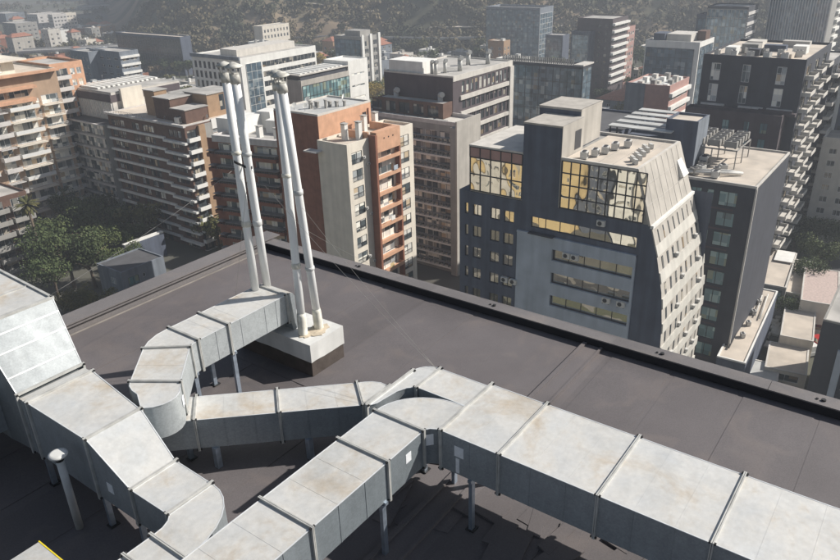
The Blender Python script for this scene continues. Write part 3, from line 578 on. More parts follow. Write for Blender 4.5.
class Bld:
    """a building: root at the ground under the corner nearest the camera. Face R looks to -y (sun), face L to -x (shade)"""
    def __init__(s, name, label, cat, x, y, ztop, W, D, wall='concrete', rz=0., group=None, zb=GZ):
        s.r = thing(name, label, cat, (x, y, zb), math.radians(rz), group); s.W, s.D, s.H = W, D, ztop-zb; s.wall = wall; s.zb = zb; s.x, s.y = x, y; s.rz = math.radians(rz)
        s.ops = {k: [] for k in 'RLBK'}; s.items = []; s.prof = None; s.nw = 0
        REG.append((x, y, W, D, label)); 
    def zz(s, z): return z-s.zb
    def span(s, f): return s.W if f in 'RK' else s.D
    def put(s, f, a, b, z):
        return {'R': ((a, 0, z), 0), 'L': ((0, b, z), -PI/2), 'B': ((s.W, a, z), PI/2), 'K': ((b, s.D, z), PI)}[f]
    def win(s, f, a, b, z0, z1, style='slide', gm='glass', fm='frame_w'):
        s.ops[f].append((a, b, z0, z1)); s.items.append(('window', win_mesh(b-a, z1-z0, style, gm, fm), f, a, b, z0))
    def grid(s, f, cols, rows, w, h, s0=None, s1=None, z0=None, z1=None, **k):
        s0 = .8 if s0 is None else s0; s1 = s.span(f)-.8 if s1 is None else s1; z0 = 3.5 if z0 is None else z0; z1 = s.H-.8 if z1 is None else z1
        for i in range(cols):
            c = s0+(s1-s0)*(i+.5)/cols
            for j in range(rows):
                zc = z0+(z1-z0)*(j+.5)/rows; s.win(f, round(c-w/2, 3), round(c+w/2, 3), round(zc-h/2, 3), round(zc+h/2, 3), **k)
    def balc(s, f, a, b, z, p=1.4, style='solid', m1='slab', m2='slab', h=1.0): s.items.append(('balcony', balc_mesh(b-a, p, style, m1, m2, h), f, a, b, z))
    def map(s, f, u, z, o):     # o = depth into the wall
        return {'R': (u, o, z), 'L': (o, u, z), 'B': (s.W-o, u, z), 'K': (u, s.D-o, z)}[f]
    def box(s, name, a, b, m, parent=None):
        q = MB(); q.box(a, b); return q.build(name, M[m], parent or s.r)
    def band(s, f, a, b, z0, z1, out, m, name='band', mb=None):
        q = mb or MB(); P = {'R': ((a, -out, z0), (b, -.002, z1)), 'L': ((-out, a, z0), (-.002, b, z1)), 'B': ((s.W+.002, a, z0), (s.W+out, b, z1)), 'K': ((a, s.D+.002, z0), (b, s.D+out, z1))}[f]
        q.box(*P)
        if mb is None: return q.build(name, M[m], s.r)
    def finish(s, roof='roof_grey', par=.5, parm=None, depth=.11, faces='RLBK', pt=.25):
        a = MB()
        for f in faces:
            ops = s.ops[f]; S = s.span(f); us = sorted({0, S, *[o[0] for o in ops], *[o[1] for o in ops]}); zs = sorted({0, s.H, *[o[2] for o in ops], *[o[3] for o in ops]})
            ui = {u: i for i, u in enumerate(us)}; zi = {z: i for i, z in enumerate(zs)}; hole = set()
            for o in ops:
                for i in range(ui[o[0]], ui[o[1]]):
                    for j in range(zi[o[2]], zi[o[3]]): hole.add((i, j))
                P = [s.map(f, o[0], o[2], 0), s.map(f, o[1], o[2], 0), s.map(f, o[1], o[3], 0), s.map(f, o[0], o[3], 0)]; Q = [s.map(f, o[0], o[2], depth), s.map(f, o[1], o[2], depth), s.map(f, o[1], o[3], depth), s.map(f, o[0], o[3], depth)]
                for i in range(4): j = (i+1) % 4; a.face([P[i], P[j], Q[j], Q[i]])
            for j in range(len(zs)-1):
                i = 0
                while i < len(us)-1:
                    if (i, j) in hole: i += 1; continue
                    k = i
                    while k < len(us)-1 and (k, j) not in hole: k += 1
                    a.face([s.map(f, us[i], zs[j], 0), s.map(f, us[k], zs[j], 0), s.map(f, us[k], zs[j+1], 0), s.map(f, us[i], zs[j+1], 0)]); i = k
        a.face([(0, 0, s.H), (s.W, 0, s.H), (s.W, s.D, s.H), (0, s.D, s.H)])
        a.build('wall', M[s.wall], s.r)
        if roof:
            q = MB(); e = pt+.01; q.box((e, e, s.H+.003), (s.W-e, s.D-e, s.H+.06)); q.build('roof', M[roof], s.r)
        if par:
            q = MB(); h0, h1 = s.H+.002, s.H+par
            q.box((0, 0, h0), (s.W, pt, h1)); q.box((0, s.D-pt, h0), (s.W, s.D, h1)); q.box((0, pt+.002, h0), (pt, s.D-pt-.002, h1)); q.box((s.W-pt, pt+.002, h0), (s.W, s.D-pt-.002, h1)); q.build('parapet', M[parm or s.wall], s.r)
        for kind in ('window', 'balcony'):
            L = [i for i in s.items if i[0] == kind]; vis = [i for i in L if i[2] in 'RL']; L = vis+[i for i in L if i[2] not in 'RL']; L.sort(key=lambda i: (i[2] not in 'RL', -i[5]))
            for i in L[:100]:
                (p, rz) = s.put(i[2], i[3], i[4], i[5]); inst(kind, i[1], s.r, p, rz)
            if L[100:]:
                q = MB(); mats = []
                for i in L[100:]:
                    (p, rz) = s.put(i[2], i[3], i[4], i[5]); c, sn = math.cos(rz), math.sin(rz); n = len(q.v); me = i[1]; mo = []
                    for mm_ in me.materials:
                        if mm_ not in mats: mats.append(mm_)
                        mo.append(mats.index(mm_))
                    q.v += [(p[0]+c*v.co.x-sn*v.co.y, p[1]+sn*v.co.x+c*v.co.y, p[2]+v.co.z) for v in me.vertices]
                    for po in me.polygons: q.f.append(tuple(n+k for k in po.vertices)); q.m.append(mo[po.material_index]); q.sm.append(False)
                o = q.build(kind, mats, s.r); o['kind'] = 'stuff'
        return s
    def w2(s, lx, ly, z): # local -> world
        c, sn = math.cos(s.rz), math.sin(s.rz); return (s.x+c*lx-sn*ly, s.y+sn*lx+c*ly, z)
REG = []
def ribs(s, f, a, b, z0, z1, n, out, w, m, name='mullion'):
    q = MB()
    for i in range(n+1): u = a+(b-a)*i/n; s.band(f, u-w/2, u+w/2, z0, z1, out, m, mb=q)
    return q.build(name, M[m], s.r)
def curtain(s, f, a, b, z0, z1, nc, nr, gm, fm, out=.12, name='curtain_wall', mw=.07):
    """glazed screen: panes and mullions in one part"""
    q = MB()
    P = [s.map(f, a, z0, -out+.04), s.map(f, b, z0, -out+.04), s.map(f, b, z1, -out+.04), s.map(f, a, z1, -out+.04)]; q.face(P, 1)
    n0 = len(q.m)
    for i in range(nc+1): u = a+(b-a)*i/nc; s.band(f, u-mw/2, u+mw/2, z0, z1, out, fm, mb=q)
    for j in range(nr+1): z = z0+(z1-z0)*j/nr; s.band(f, a, b, z-mw/2, z+mw/2, out+.01, fm, mb=q)
    o = q.build(name, [M[fm], M[gm]], s.r); return o
# ---------------------------------------------------------------- rooftop things
def ac_unit_mesh():
    a = MB(); a.box((-.45, -.18, .08), (.45, .18, .72), 0); a.box((-.4, -.16, 0), (-.3, .16, .078), 1); a.box((.3, -.16, 0), (.4, .16, .078), 1)
    a.tube([(-.1, -.182, .40), (-.1, -.20, .40)], .25, 14, 1); return a.mesh('condenser', [M['ac'], M['plastic']])
AC = ac_unit_mesh()
def big_ac_mesh():
    a = MB(); a.box((-.9, -.6, .15), (.9, .6, 1.5), 0); a.box((-.8, -.5, 0), (-.6, .5, .148), 1); a.box((.6, -.5, 0), (.8, .5, .148), 1); a.tube([(-.42, 0, 1.5), (-.42, 0, 1.62)], .36, 14, 1); a.tube([(.42, 0, 1.5), (.42, 0, 1.62)], .36, 14, 1)
    for i in range(6): a.box((-.75+i*.27, -.615, .35), (-.6+i*.27, -.602, 1.3), 1)
    return a.mesh('cooling_unit', [M['ac'], M['plastic']])
BAC = big_ac_mesh()
BAC2 = BAC.copy(); BAC2.materials[0] = M['concrete']
def unit(me, name, label, cat, p, rz=0, group=None, sc=None):
    o = inst(name, me, None, p, rz, sc); return tag(o, label, cat, group)
def chimney(p, w, h, label, m='concrete_l', cap='roof_grey', group=None):
    t = thing('chimney', label, 'chimney', p, 0, group); a = MB(); a.box((-w/2, -w/2, 0), (w/2, w/2, h)); a.build('shaft', M[m], t); a = MB(); a.box((-w/2-.08, -w/2-.08, h+.12), (w/2+.08, w/2+.08, h+.24)); a.build('cap', M[cap], t)
    a = MB(); [a.box((sx*w*.35-.05, sy*w*.35-.05, h+.001), (sx*w*.35+.05, sy*w*.35+.05, h+.119)) for sx in (-1, 1) for sy in (-1, 1)]; a.build('cap_post', M[m], t); return t
def flue(p, r, h, label, group=None):
    t = thing('flue_pipe', label, 'flue', p, 0, group); a = MB(); a.tube([(0, 0, 0), (0, 0, h)], r, 12); a.build('pipe', M['angle'], t); a = MB(); a.tube([(0, 0, h), (0, 0, h+.1), (-r*.3, -r*.6, h+.35), (-r*1.0, -r*1.6, h+.42)], [r*1.05, r*1.1, r*1.1, r*1.0], 12); a.build('elbow_cowl', M['angle'], t); return t
def dish(p, rz, label, group='satellite dishes on the roofs'):
    t = thing('satellite_dish', label, 'satellite dish', p, rz, group); a = MB(); a.tube([(0, 0, 0), (0, 0, .7)], .03, 6); a.build('post', M['rail'], t)
    a = MB(); n = 12; a.v.append((0, .0, .75)); a.v += [(.42*math.cos(k*PI/6), -.12-.1*math.sin(k*PI/6), .85+.42*math.sin(k*PI/6)) for k in range(n)]
    for k in range(n): a.f.append((0, 1+k, 1+(k+1) % n)); a.m.append(0); a.sm.append(True)
    a.build('reflector', M['frame_w'], t); return t
# ================================================================ B1: cream and orange balcony block, far left
x1, z1 = ony(57, 69, 178)
b = Bld('apartment_block', 'cream and orange balcony apartment block cut by the left edge', 'apartment building', 44, 178, -18.7, 49, 20, 'facade_beige')
hh = b.H; st = 2.75
b.ops['R'] = []
for k in range(13):
    zf = hh-5.4-st*k-2.2
    if zf < 1: break
    pos = [(.5, 8, 'a'), (8.6, 16, 'a'), (17, 24.2, 'a'), (24.8, 29.4, 'a'), (31, 34.7, 'a'), (35.2, 42.2, 'b'), (43.6, 48.4, 'c')]
    for (u0, u1, t) in pos:
        if t == 'a': b.win('R', u0+.5, u1-.5, zf+.1, zf+2.2, style='ribbon'); b.balc('R', u0, u1, zf, 1.7, 'solid' if k % 3 else 'rail', 'slab', 'slab' if k % 3 else 'rail', .85)
        elif t == 'b': b.win('R', u0+.5, u1-.5, zf+.1, zf+2.2, style='ribbon'); b.balc('R', u0, u1, zf, 1.9, 'rail' if k % 2 else 'solid', 'cream', 'frame_w', .8)
        else: b.win('R', u0+.3, u1-.3, zf+.1, zf+2.2, style='ribbon'); b.balc('R', u0, u1, zf, 1.5, 'rail', 'cream', 'frame_w', .9)
    b.win('R', 42.5, 43.3, zf+.7, zf+1.8, style='plain')
for u0 in (.6, 6.5, 12.5, 18.5, 24.5, 30.5, 36.2): b.win('R', u0, u0+5, hh-5.0, hh-3.5, style='ribbon', gm='glass_dark')
b.finish('roof_sand', .4, 'cream')
a = MB(); b.band('R', 0, 42.8, hh-3.2, hh-2.6, 1.6, 'orange', mb=a); b.band('R', 0, 42, hh-6.1, hh-5.4, 1.7, 'orange', mb=a); b.band('R', 0, 49, hh-.1, hh+.4, 1.7, 'orange', mb=a); a.build('orange_band', M['orange'], b.r)
a = MB(); a.box((0, 3.5, hh+.06), (41, 15, hh+2.9)); a.build('attic', M['cream'], b.r)
a = MB(); a.box((-.5, 1.6, hh+2.91), (43.5, 16, hh+3.25)); a.build('attic_roof', M['cream'], b.r)
for i in range(7): inst('window', win_mesh(3.6, 1.9, 'ribbon', 'glass', 'frame_w'), b.r, (1.5+i*5.5, 3.38, hh+.5))
for i, (dx, dy, ww, h2) in enumerate([(6, 6, 5, 2.2), (18, 8, 4, 1.8), (29, 6, 6, 2.4), (38, 9, 3, 1.7)]):
    a = MB(); a.box((dx, dy, hh+3.26), (dx+ww, dy+4, hh+3.26+h2)); o = a.build('machine_room', M['offwhite'], b.r)
# orange framed wing to its right
c = Bld('apartment_block', 'orange framed apartment wing rising behind the striped grey office', 'apartment building', 93.2, 181, -18.4, 8.6, 16, 'orange')
for k in range(12):
    zf = c.H-3.1-2.75*k
    if zf < 1: break
    c.win('R', .5, 4.3, zf+.2, zf+2.3, style='ribbon', gm='glass_dark'); c.balc('R', .4, 4.4, zf, 1.3, 'solid', 'slab', 'slab', .8); c.win('R', 5.0, 6.2, zf+.6, zf+2.1, style='slide'); c.win('R', 6.7, 7.9, zf+.6, zf+2.1, style='slide')
c.finish('roof_grey', .6, 'orange')
# wing in front, lower left: missing shade painted into wall and balcony colours
s_ = Bld('apartment_block', 'block painted shade-dark with paler balcony edges at the left edge', 'apartment building', 57, 163, -41.5, 15.0, 12, 'brown')
for k in range(7):
    zf = s_.H-2.75*(k+1)
    for u0 in (.3, 5.4, 10.6): s_.win('R', u0+.6, u0+4.0, zf+.1, zf+2.2, style='ribbon', gm='glass_dark'); s_.balc('R', u0, u0+4.6, zf, 1.5, 'solid', 'concrete', 'concrete', .9)
s_.finish('roof_grey', .5)
# ================================================================ B2 striped grey office with glazed bands
yb0 = onx(120, 215, 90)[0]
b = Bld('office_building', 'shaded glass office with thin pale floor bands left of the brown tower', 'office building', 95, 165.6, -31.3, 24, 22, 'concrete')
for k in range(9):
    zt = b.H-3.1*k
    if zt < 3: break
    curtain(b, 'L', .2, 21.8, zt-2.7, zt-.35, 15, 1, 'glass', 'frame_d', .06)
    a = MB(); b.band('L', 0, 22, zt-.30, zt+.02, .45, 'slab', mb=a); a.build('floor_band', M['slab'], b.r)
b.finish('roof_dark', 0)
b2 = Bld('office_building', 'grey upper office storey with close vertical fins under a ribbed roof', 'office building', 99, 166.2, -24.5, 20, 18, 'concrete_l', zb=-31.2)
ribs(b2, 'L', .3, 17.8, .3, 4.5, 26, .4, .25, 'offwhite', 'fin'); b2.box('dark_band', (-.4, -.1, 4.6), (19.9, 17.9, 6.3), 'purple'); b2.finish(None, 0)
b2.box('roof', (.2, .2, 6.72), (19.5, 17.6, 6.9), 'roof_grey')
a = MB()
for i in range(13): a.box((1+i*1.4, 7, 6.95), (1.7+i*1.4, 16.5, 7.4))
a.build('roof_ribs', M['offwhite'], b2.r)
b2.box('plaster_block', (2.2, -.9, .5), (8.2, -.12, 7.6), 'cream')
# ================================================================ B3 brown tower with pale bands
b = Bld('apartment_tower', 'dark brown apartment tower with pale horizontal floor bands', 'apartment building', 96.4, 135.6, -28.6, 18.5, 29.5, 'brown')
hh = b.H; st = 2.68
for k in range(11):
    zf = hh-.55-st*(k+1)
    if zf < -2: break
    for (u0, u1, n) in ((1.2, 6.0, 3), (11.5, 15.8, 2), (17.2, 20.0, 2), (23.0, 28.4, 3)):
        w_ = (u1-u0)/n
        for i in range(n): b.win('L', round(u0+i*w_+.1, 2), round(u0+(i+1)*w_-.1, 2), zf+.5, zf+2.1, style='slide', gm='glass' if (i+k) % 3 == 0 else 'glass_dark', fm='frame_d')
    a = MB(); z0 = zf-.28; b.band('L', 7.4, 29.9, z0, z0+.5, .5, 'slab', mb=a); b.band('L', -.6, 7.39, z0-.4, z0+.1, .9, 'slab', mb=a); a.build('floor_band', M['offwhite'], b.r)
    # sunlit end: balcony slab, brick pier, grey pier, white framed bay
    b.balc('R', .2, 3.2, zf-.1, 1.0, 'solid', 'offwhite', 'offwhite', .75); b.win('R', .5, 3.0, zf+.1, zf+2.2, style='door', gm='glass_dark', fm='frame_d')
    b.win('R', 7.6, 10.4, zf+.4, zf+2.0, style='cross', gm='glass'); b.balc('R', 10.8, 13.2, zf, 1.2, 'solid', 'offwhite', 'offwhite', .8)
    b.win('R', 11, 13, zf+.1, zf+2.2, style='door', gm='glass_dark'); b.win('R', 14.5, 17.5, zf+.4, zf+2.0, style='cross')
b.finish('roof_sand', .3, 'slab')
a = MB(); b.band('R', 3.5, 5.2, .1, hh-.3, .5, 'tanbrick', mb=a); a.build('brick_pier', M['tanbrick'], b.r)
a = MB(); b.band('R', 5.25, 7.3, .1, hh-.3, .35, 'concrete', mb=a); a.build('grey_pier', M['concrete'], b.r)
a = MB(); b.band('R', 7.35, 18.4, hh-1.9, hh+.32, .2, 'offwhite', mb=a); 
for k in range(11):
    zf = hh-.55-st*(k+1)
    if zf > 0: b.band('R', 7.35, 18.4, zf-.45, zf+.25, .2, 'offwhite', mb=a)
a.build('white_bay', M['offwhite'], b.r)
a = MB(); b.band('L', -.6, 29.9, hh-.05, hh+.42, .7, 'slab', mb=a); a.build('roof_band', M['slab'], b.r)
a = MB()
for k in range(0, 24): a.box((-1.0, 13+k*.7, hh+.43), (-.94, 13.05+k*.7, hh+1.3))
a.box((-1.01, 13, hh+1.3), (-.93, 29.4, hh+1.36)); a.build('roof_rail', M['rail'], b.r)
for i, (ax_, ay, aw, ad, ah, mt_) in enumerate([(2, 1.6, 6.2, 5, 3.0, 'brown'), (9, 2.4, 8.5, 8, 5.2, 'tanbrick'), (2.6, 7.5, 6, 6, 4.8, 'brown'), (3.8, 14.6, 3.4, 4, 5.8, 'tanbrick'), (10, 12, 7.5, 6, 4.2, 'brown')]):
    p = MB(); p.box((ax_, ay, hh+.065), (ax_+aw, ay+ad, hh+ah)); o = p.build('penthouse', M[mt_], b.r); p = MB(); p.box((ax_-.2, ay-.2, hh+ah+.003), (ax_+aw+.2, ay+ad+.2, hh+ah+.2)); p.build('roof_cap', M['roof_grey'], o)
p = MB(); p.box((12.5, 2.37, hh+1.2), (13.9, 2.395, hh+4.8)); p.build('stair_glazing', M['glass_dark'], b.r)
for i, (px, py) in enumerate([(1.6, 9), (7.2, 1.0), (17.2, 1.8)]): dish(b.w2(px, py, -28.54+ (0.0)), .6+i, ['white dish on the brown tower roof edge', 'white dish at the sunny corner of the brown tower roof', 'white dish at the right end of the brown tower roof'][i])
unit(BAC, 'roof_tank', 'dusty pink tank housing on the near terrace of the brown tower', 'tank', b.w2(1.6, 3.6, -28.52), .3, None)
# ================================================================ B4: brick and cream complex behind the pipes
BX, BY = 77.6, 70.7
b = Bld('apartment_tower', 'cream apartment tower with a central stack of orange balconies', 'apartment building', BX, BY, -20.4, 16.3, 6.0, 'cream')
hh = b.H; st = 2.72
for k in range(14):
    zf = hh-.6-st*(k+1)
    if zf < .5: break
    b.win('R', .9, 3.3, zf+.5, zf+2.3, style='rail', fm='frame_d'); b.win('R', 12.6, 15.1, zf+.5, zf+2.3, style='rail', fm='frame_d')
    b.win('R', 5.9, 10.9, zf+.05, zf+2.25, style='ribbon'); b.balc('R', 5.5, 11.3, zf, 1.15, 'solid', 'orange', 'orange', .42)
    if k < 12:
        a = MB(); b.band('R', 5.6, 11.2, zf+.98, zf+1.03, 1.14, 'rail', mb=a); [b.band('R', 5.6+i*.7-.015, 5.6+i*.7+.015, zf+.42, zf+.98, 1.13, 'rail', mb=a) for i in range(1, 8)]; 
b.finish('roof_sand', .45, 'cream')
a = MB(); b.band('R', 5.0, 5.45, .1, hh+.9, 1.35, 'brick', mb=a); b.band('R', 11.35, 11.75, .1, hh+.9, .9, 'brick', mb=a); a.build('brick_pier', M['brick'], b.r)
a = MB(); b.band('R', 5.46, 11.34, hh-1.9, hh+1.25, 1.2, 'orange', mb=a); a.box((5.2, .3, hh+.07), (5.5, 5, hh+1.2)); a.box((11.3, .3, hh+.07), (11.6, 5, hh+1.2)); a.build('orange_gable', M['orange'], b.r)
for i in range(3): a = MB(); a.tube([(7.3+i*1.1, -1.23, hh+.1), (7.3+i*1.1, -1.203, hh+.1)], .13, 10); a.build('vent_hole', M['dark_metal'], b.r)
for i, u in enumerate((3.5, 4.45)):
    for k in range(0, 12, 3): unit(AC, 'wall_ac', f'small white unit beside the left cream window column, {["top","third","fourth","lowest"][k//3]} one' if i == 0 else f'small white unit against the brick pier, {["top","third","fourth","lowest"][k//3]} one', 'air conditioner', b.w2(u, -.22, -20.4-2.4-2.72*k-1.2*i), 0, 'air conditioners on the cream tower', (.5, .8, .6))
q = MB(); q.box((-1.5, 5.0, hh-1.2), (-.003, 7.6, hh-1.0)); q.build('canopy', M['slab'], b.r)
Q = b
for k, (u, c_, s_) in enumerate([(6.6, 'pink', 'pink cloth drying on the lowest seen orange balcony'), (8.2, 'offwhite', 'white sheet drying on an orange balcony halfway up'), (9.4, 'front_panel', 'light blue cloth drying on an upper orange balcony'), (7.4, 'ochre', 'yellow cloth drying on a lower orange balcony')]):
    z_ = -20.4-.6-2.72*((9, 4, 1, 7)[k]+1)+.5; q = MB(); q.box((0, 0, 0), (1.0, .05, .75)); o = q.build('laundry', M[c_] if c_ in M else M['slab'], None, b.w2(u, -1.25, z_)); tag(o, s_, 'laundry')
# brick penthouse block
b = Bld('brick_block', 'plain orange brick block with pale roof rising behind the cream tower', 'brick building', 78.5, 77.0, -16.6, 12.5, 9.5, 'orange', zb=-40)
b.win('R', 4.9, 6.0, b.H-4.9, b.H-1.9+ .0, style='plain', gm='glass_dark', fm='frame_d'); b.win('R', 10.3, 11.3, b.H-2.0, b.H-1.3, style='slide', gm='glass_dark', fm='brown')
b.finish('zinc_roof', .3, 'concrete_l')
a = MB(); b.band('L', 0, 9.5, .1, b.H, .06, 'brick', mb=a); a.build('brick_side', M['brick'], b.r)
a = MB(); a.tube([(11.7, -.1, 6), (11.7, -.1, b.H-.8)], .12, 8); a.build('drain_pipe', M['brick'], b.r)
for i in range(12):
    rr = random.Random(40+i); px, py = rr.uniform(1, 11.5), rr.uniform(1.2, 8.6)
    if i % 3 == 0: dish(b.w2(px, py, -16.54), rr.uniform(-.5, 1), f'{["grey","pale","small","tilted"][i//3]} dish on the pale roof of the plain brick block')
    else: chimney(b.w2(px, py, -16.54), .28+.2*rr.random(), .5+rr.random()*.7, f'{["short","thin","stubby","narrow","slim","plain","low","squat"][i-1-i//3]} vent stack on the pale roof of the plain brick block', 'concrete', group='vents on the brick block roof')
for i, (px, py) in enumerate([(3.6, 3.5), (4.7, 1.6), (9.5, 4.6), (12.3, 4.6)]): chimney(Q.w2(px, py, -20.34), .75, 2.3 if i != 1 else 2.6, ['pale chimney at the foot of the brick block wall', 'white chimney at the front edge of the cream roof', 'white chimney behind the orange gable, left one', 'white chimney behind the orange gable, right one'][i], 'offwhite')
# brown balcony wing in shade, slightly turned
p0 = at(315, 146, -24); p1 = at(222, 137.5, -24); dv = Vector((p1.x-p0.x, p1.y-p0.y)); ang = math.atan2(dv.y, dv.x)-PI/2
b = Bld('apartment_wing', 'brown brick apartment wing with shaded balconies behind the white pipes', 'apartment building', p0.x, p0.y, -24.2, 14, dv.length+1.5, 'brick', math.degrees(ang))
hh = b.H; st = 2.72
for k in range(11):
    zf = hh-.3-st*(k+1)
    if zf < .5: break
    for (u0, u1) in ((1.0, 5.2), (7.4, 13.2), (15.2, 21.0), (22.4, dv.length+.9)): b.win('L', u0+.5, u1-.5, zf+.05, zf+2.2, style='ribbon'); b.balc('L', u0, u1, zf, 1.3, 'solid', 'brick', 'brick', .45)
    a = MB(); b.band('L', 5.3, dv.length+1.4, zf-.3, zf+.1, .35, 'brick', mb=a); a.build('floor_band', M['brick'], b.r)
    a = MB()
    for (u0, u1) in ((1.0, 5.2), (7.4, 13.2), (15.2, 21.0), (22.4, dv.length+.9)):
        b.band('L', u0, u1, zf+.92, zf+.98, 1.3, 'rail', mb=a)
        for i in range(int((u1-u0)/.5)): b.band('L', u0+.25+i*.5-.02, u0+.25+i*.5+.02, zf+.45, zf+.92, 1.29, 'rail', mb=a)
    a.build('railing', M['rail'], b.r)
b.finish('roof_grey', .7, 'slab')
a = MB(); b.band('L', -.2, dv.length+1.6, hh-.4, hh+.75, .9, 'slab', mb=a); a.build('eaves_band', M['slab'], b.r)
for i, (px, py, w_, d_, h_) in enumerate([(6, 6, 5, 8, 2.4), (3.4, 17, 6, 6, 2.8), (9, 15, 3, 3, 3.2)]): p = MB(); p.box((px, py, hh+.07), (px+w_, py+d_, hh+h_)); p.build('roof_room', M['offwhite'], b.r)
for i, (px, py) in enumerate([(2.2, 9), (2.6, 13), (7, 24)]): chimney(b.w2(px, py, -24.1), .9, 1.9, ['white chimney on the wing roof, nearest the pipes', 'white chimney on the wing roof between two roof rooms', 'white chimney on the far end of the wing roof'][i], 'offwhite')
# ================================================================ B5: brown and tan offices with flues on the roof
b = Bld('office_building', 'tan office block with four long window rows and flues on its roof', 'office building', 125.0, 83.5, -18.4, 24.5, 18.0, 'purple')
hh = b.H
b.grid('R', 12, 1, 1.0, 2.6, 3.0, 24, hh-4.0, hh-.9, style='slide', gm='glass', fm='frame_d')
for k in range(1, 5): b.grid('R', 11, 1, 1.35, 2.3, 3.2, 24, hh-3.55*k-3.6, hh-3.55*k-.7, style='slide', gm='glass_dark', fm='frame_d')
b.finish('roof_grey', .35, 'concrete_l')
a = MB(); b.band('R', 0, 24.5, hh-.75, hh+.37, .12, 'concrete_l', mb=a); b.band('R', 2.6, 24.5, hh-4.9, hh-4.0, .35, 'concrete_l', mb=a)
for k in range(1, 5): b.band('R', 2.6, 24.5, hh-3.55*k-4.55, hh-3.55*k-3.75, .4, 'offwhite', mb=a)
b.band('R', 22.9, 24.5, 8, hh-.8, .5, 'concrete_l', mb=a); a.build('pale_frame', M['concrete_l'], b.r)
a = MB(); a.box((.6, 8, hh+.07), (6, 17, hh+2.6)); a.build('plant_room', M['offwhite'], b.r)
for k, (px, py) in enumerate([(2.0, 6.6), (2.0, 5.6), (4.4, 4.9)]): flue(b.w2(px, py, -18.34), .38, 2.2, ['left dark flue beside the plant room on the tan office', 'second dark flue beside the plant room on the tan office', 'third flue from the plant room on the tan office'][k], 'flues on the tan office roof')
for k, (px, py) in enumerate([(8, 3.5), (16, 6.5), (19, 3.2)]): flue(b.w2(px, py, -18.34), .5, 2.4, ['thick flue at the middle of the tan office roof', 'tall flue toward the back of the tan office roof', 'right hand flue near the sunny edge of the tan office roof'][k], 'flues on the tan office roof')
for k, u in enumerate((2.6, 14.2)): flue((124.2, 83.5+u, -26.4), .55, 4.3, ['steel flue on the shaded wall of the tan office, right one', 'steel flue on the shaded wall of the tan office, left one'][k], 'flues on the tan office wall')
# terrace storey
b = Bld('apartment_tower', 'long beige apartment block with open shaded terraces and a blank sunlit end', 'apartment building', 117.7, 77.2, -26.2, 7.4, 27, 'concrete')
hh = b.H; st = 2.7
for k in range(11):
    zf = hh-.7-st*(k+1)
    if zf < .5: break
    for i in range(7): b.win('L', 1.7+i*3.6, 1.7+i*3.6+3.0, zf+.1, zf+2.1, style='ribbon', gm='glass' if (i*7+k*3) % 4 < 2 else 'glass_dark', fm='frame_w' if i % 2 else 'frame_d')
    a = MB(); b.band('L', 1.3, 27, zf-.35, zf+.0, .8, 'slab', mb=a); a.build('terrace_slab', M['offwhite'], b.r)
    a = MB(); b.band('L', 1.3, 27, zf+.85, zf+.9, .78, 'rail', mb=a); [b.band('L', 1.3+i*1.2-.02, 1.3+i*1.2+.02, zf, zf+.85, .77, 'rail', mb=a) for i in range(22)]; a.build('railing', M['rail'], b.r)
b.finish('concrete_l', .8, 'slab')
a = MB(); b.band('L', -.0, 1.25, .1, hh+.0, 1.4, 'concrete', mb=a); a.build('grey_pier', M['concrete'], b.r)
a = MB(); a.box((-1.4, -.35, .1), (7.4, -.003, hh+1.3)); a.build('blank_end_wall', M['panel'], b.r)
for k in range(6): a = MB(); a.box((1.2+.01*k, 4+k*3.6, hh+.05), (2.0, 6.8+k*3.6, hh+.55)); o = a.build('planter', M['concrete'], b.r); 
b3 = Bld('brick_pavilion', 'dark red brick rooms on the terrace below the tan office', 'roof room', 121.5, 83.6, -23.2, 3.4, 17, 'brown', zb=-26.1)
for i in range(5): b3.win('L', 1.2+i*3.7, 3.9+i*3.7, .3, 2.5, style='ribbon', gm='glass_dark', fm='frame_d')
b3.finish('roof_grey', .2)
# ================================================================ B6: blue-grey office with mirror glass and leaning sunny side
t = thing('office_building', 'blue-grey office with mirror glass floors and a pale leaning side wall', 'office building', (70, 24, GZ))
T0 = Vector((70, 24, GZ))
def tp(mb, name, mats, par=None):     # parts modelled in world coordinates
    if par is not None: o = mb.build(name, mats, par); return o
    o = mb.build(name, mats, t); o.location = -T0; return o
zz = [-14.75, -20.4, -24.0, -27.6, -31.2, -34.8, -58]
ye = [24.2, 22.35, 21.2, 20.35, 19.9, 19.7, 19.7]
XE = [82.9, 83.5, 84.3, 84.9, 85.3, 85.5, 85.5]
# main dark body: polygon in the y-z plane, extruded along x
a = MB(); rows = list(zip(zz, ye))
def slab_yz(a, x0, x1, z0, y0, z1, y1, yl, mi=0): a.hexa([(x0, y1, z1), (x1, y1, z1), (x1, yl, z1), (x0, yl, z1), (x0, y0, z0), (x1, y0, z0), (x1, yl, z0), (x0, yl, z0)], mi)
a2 = Bld('x', 'x', 'x', 0, 0, 0, 1, 1); REG.pop(); bpy.data.objects.remove(a2.r)
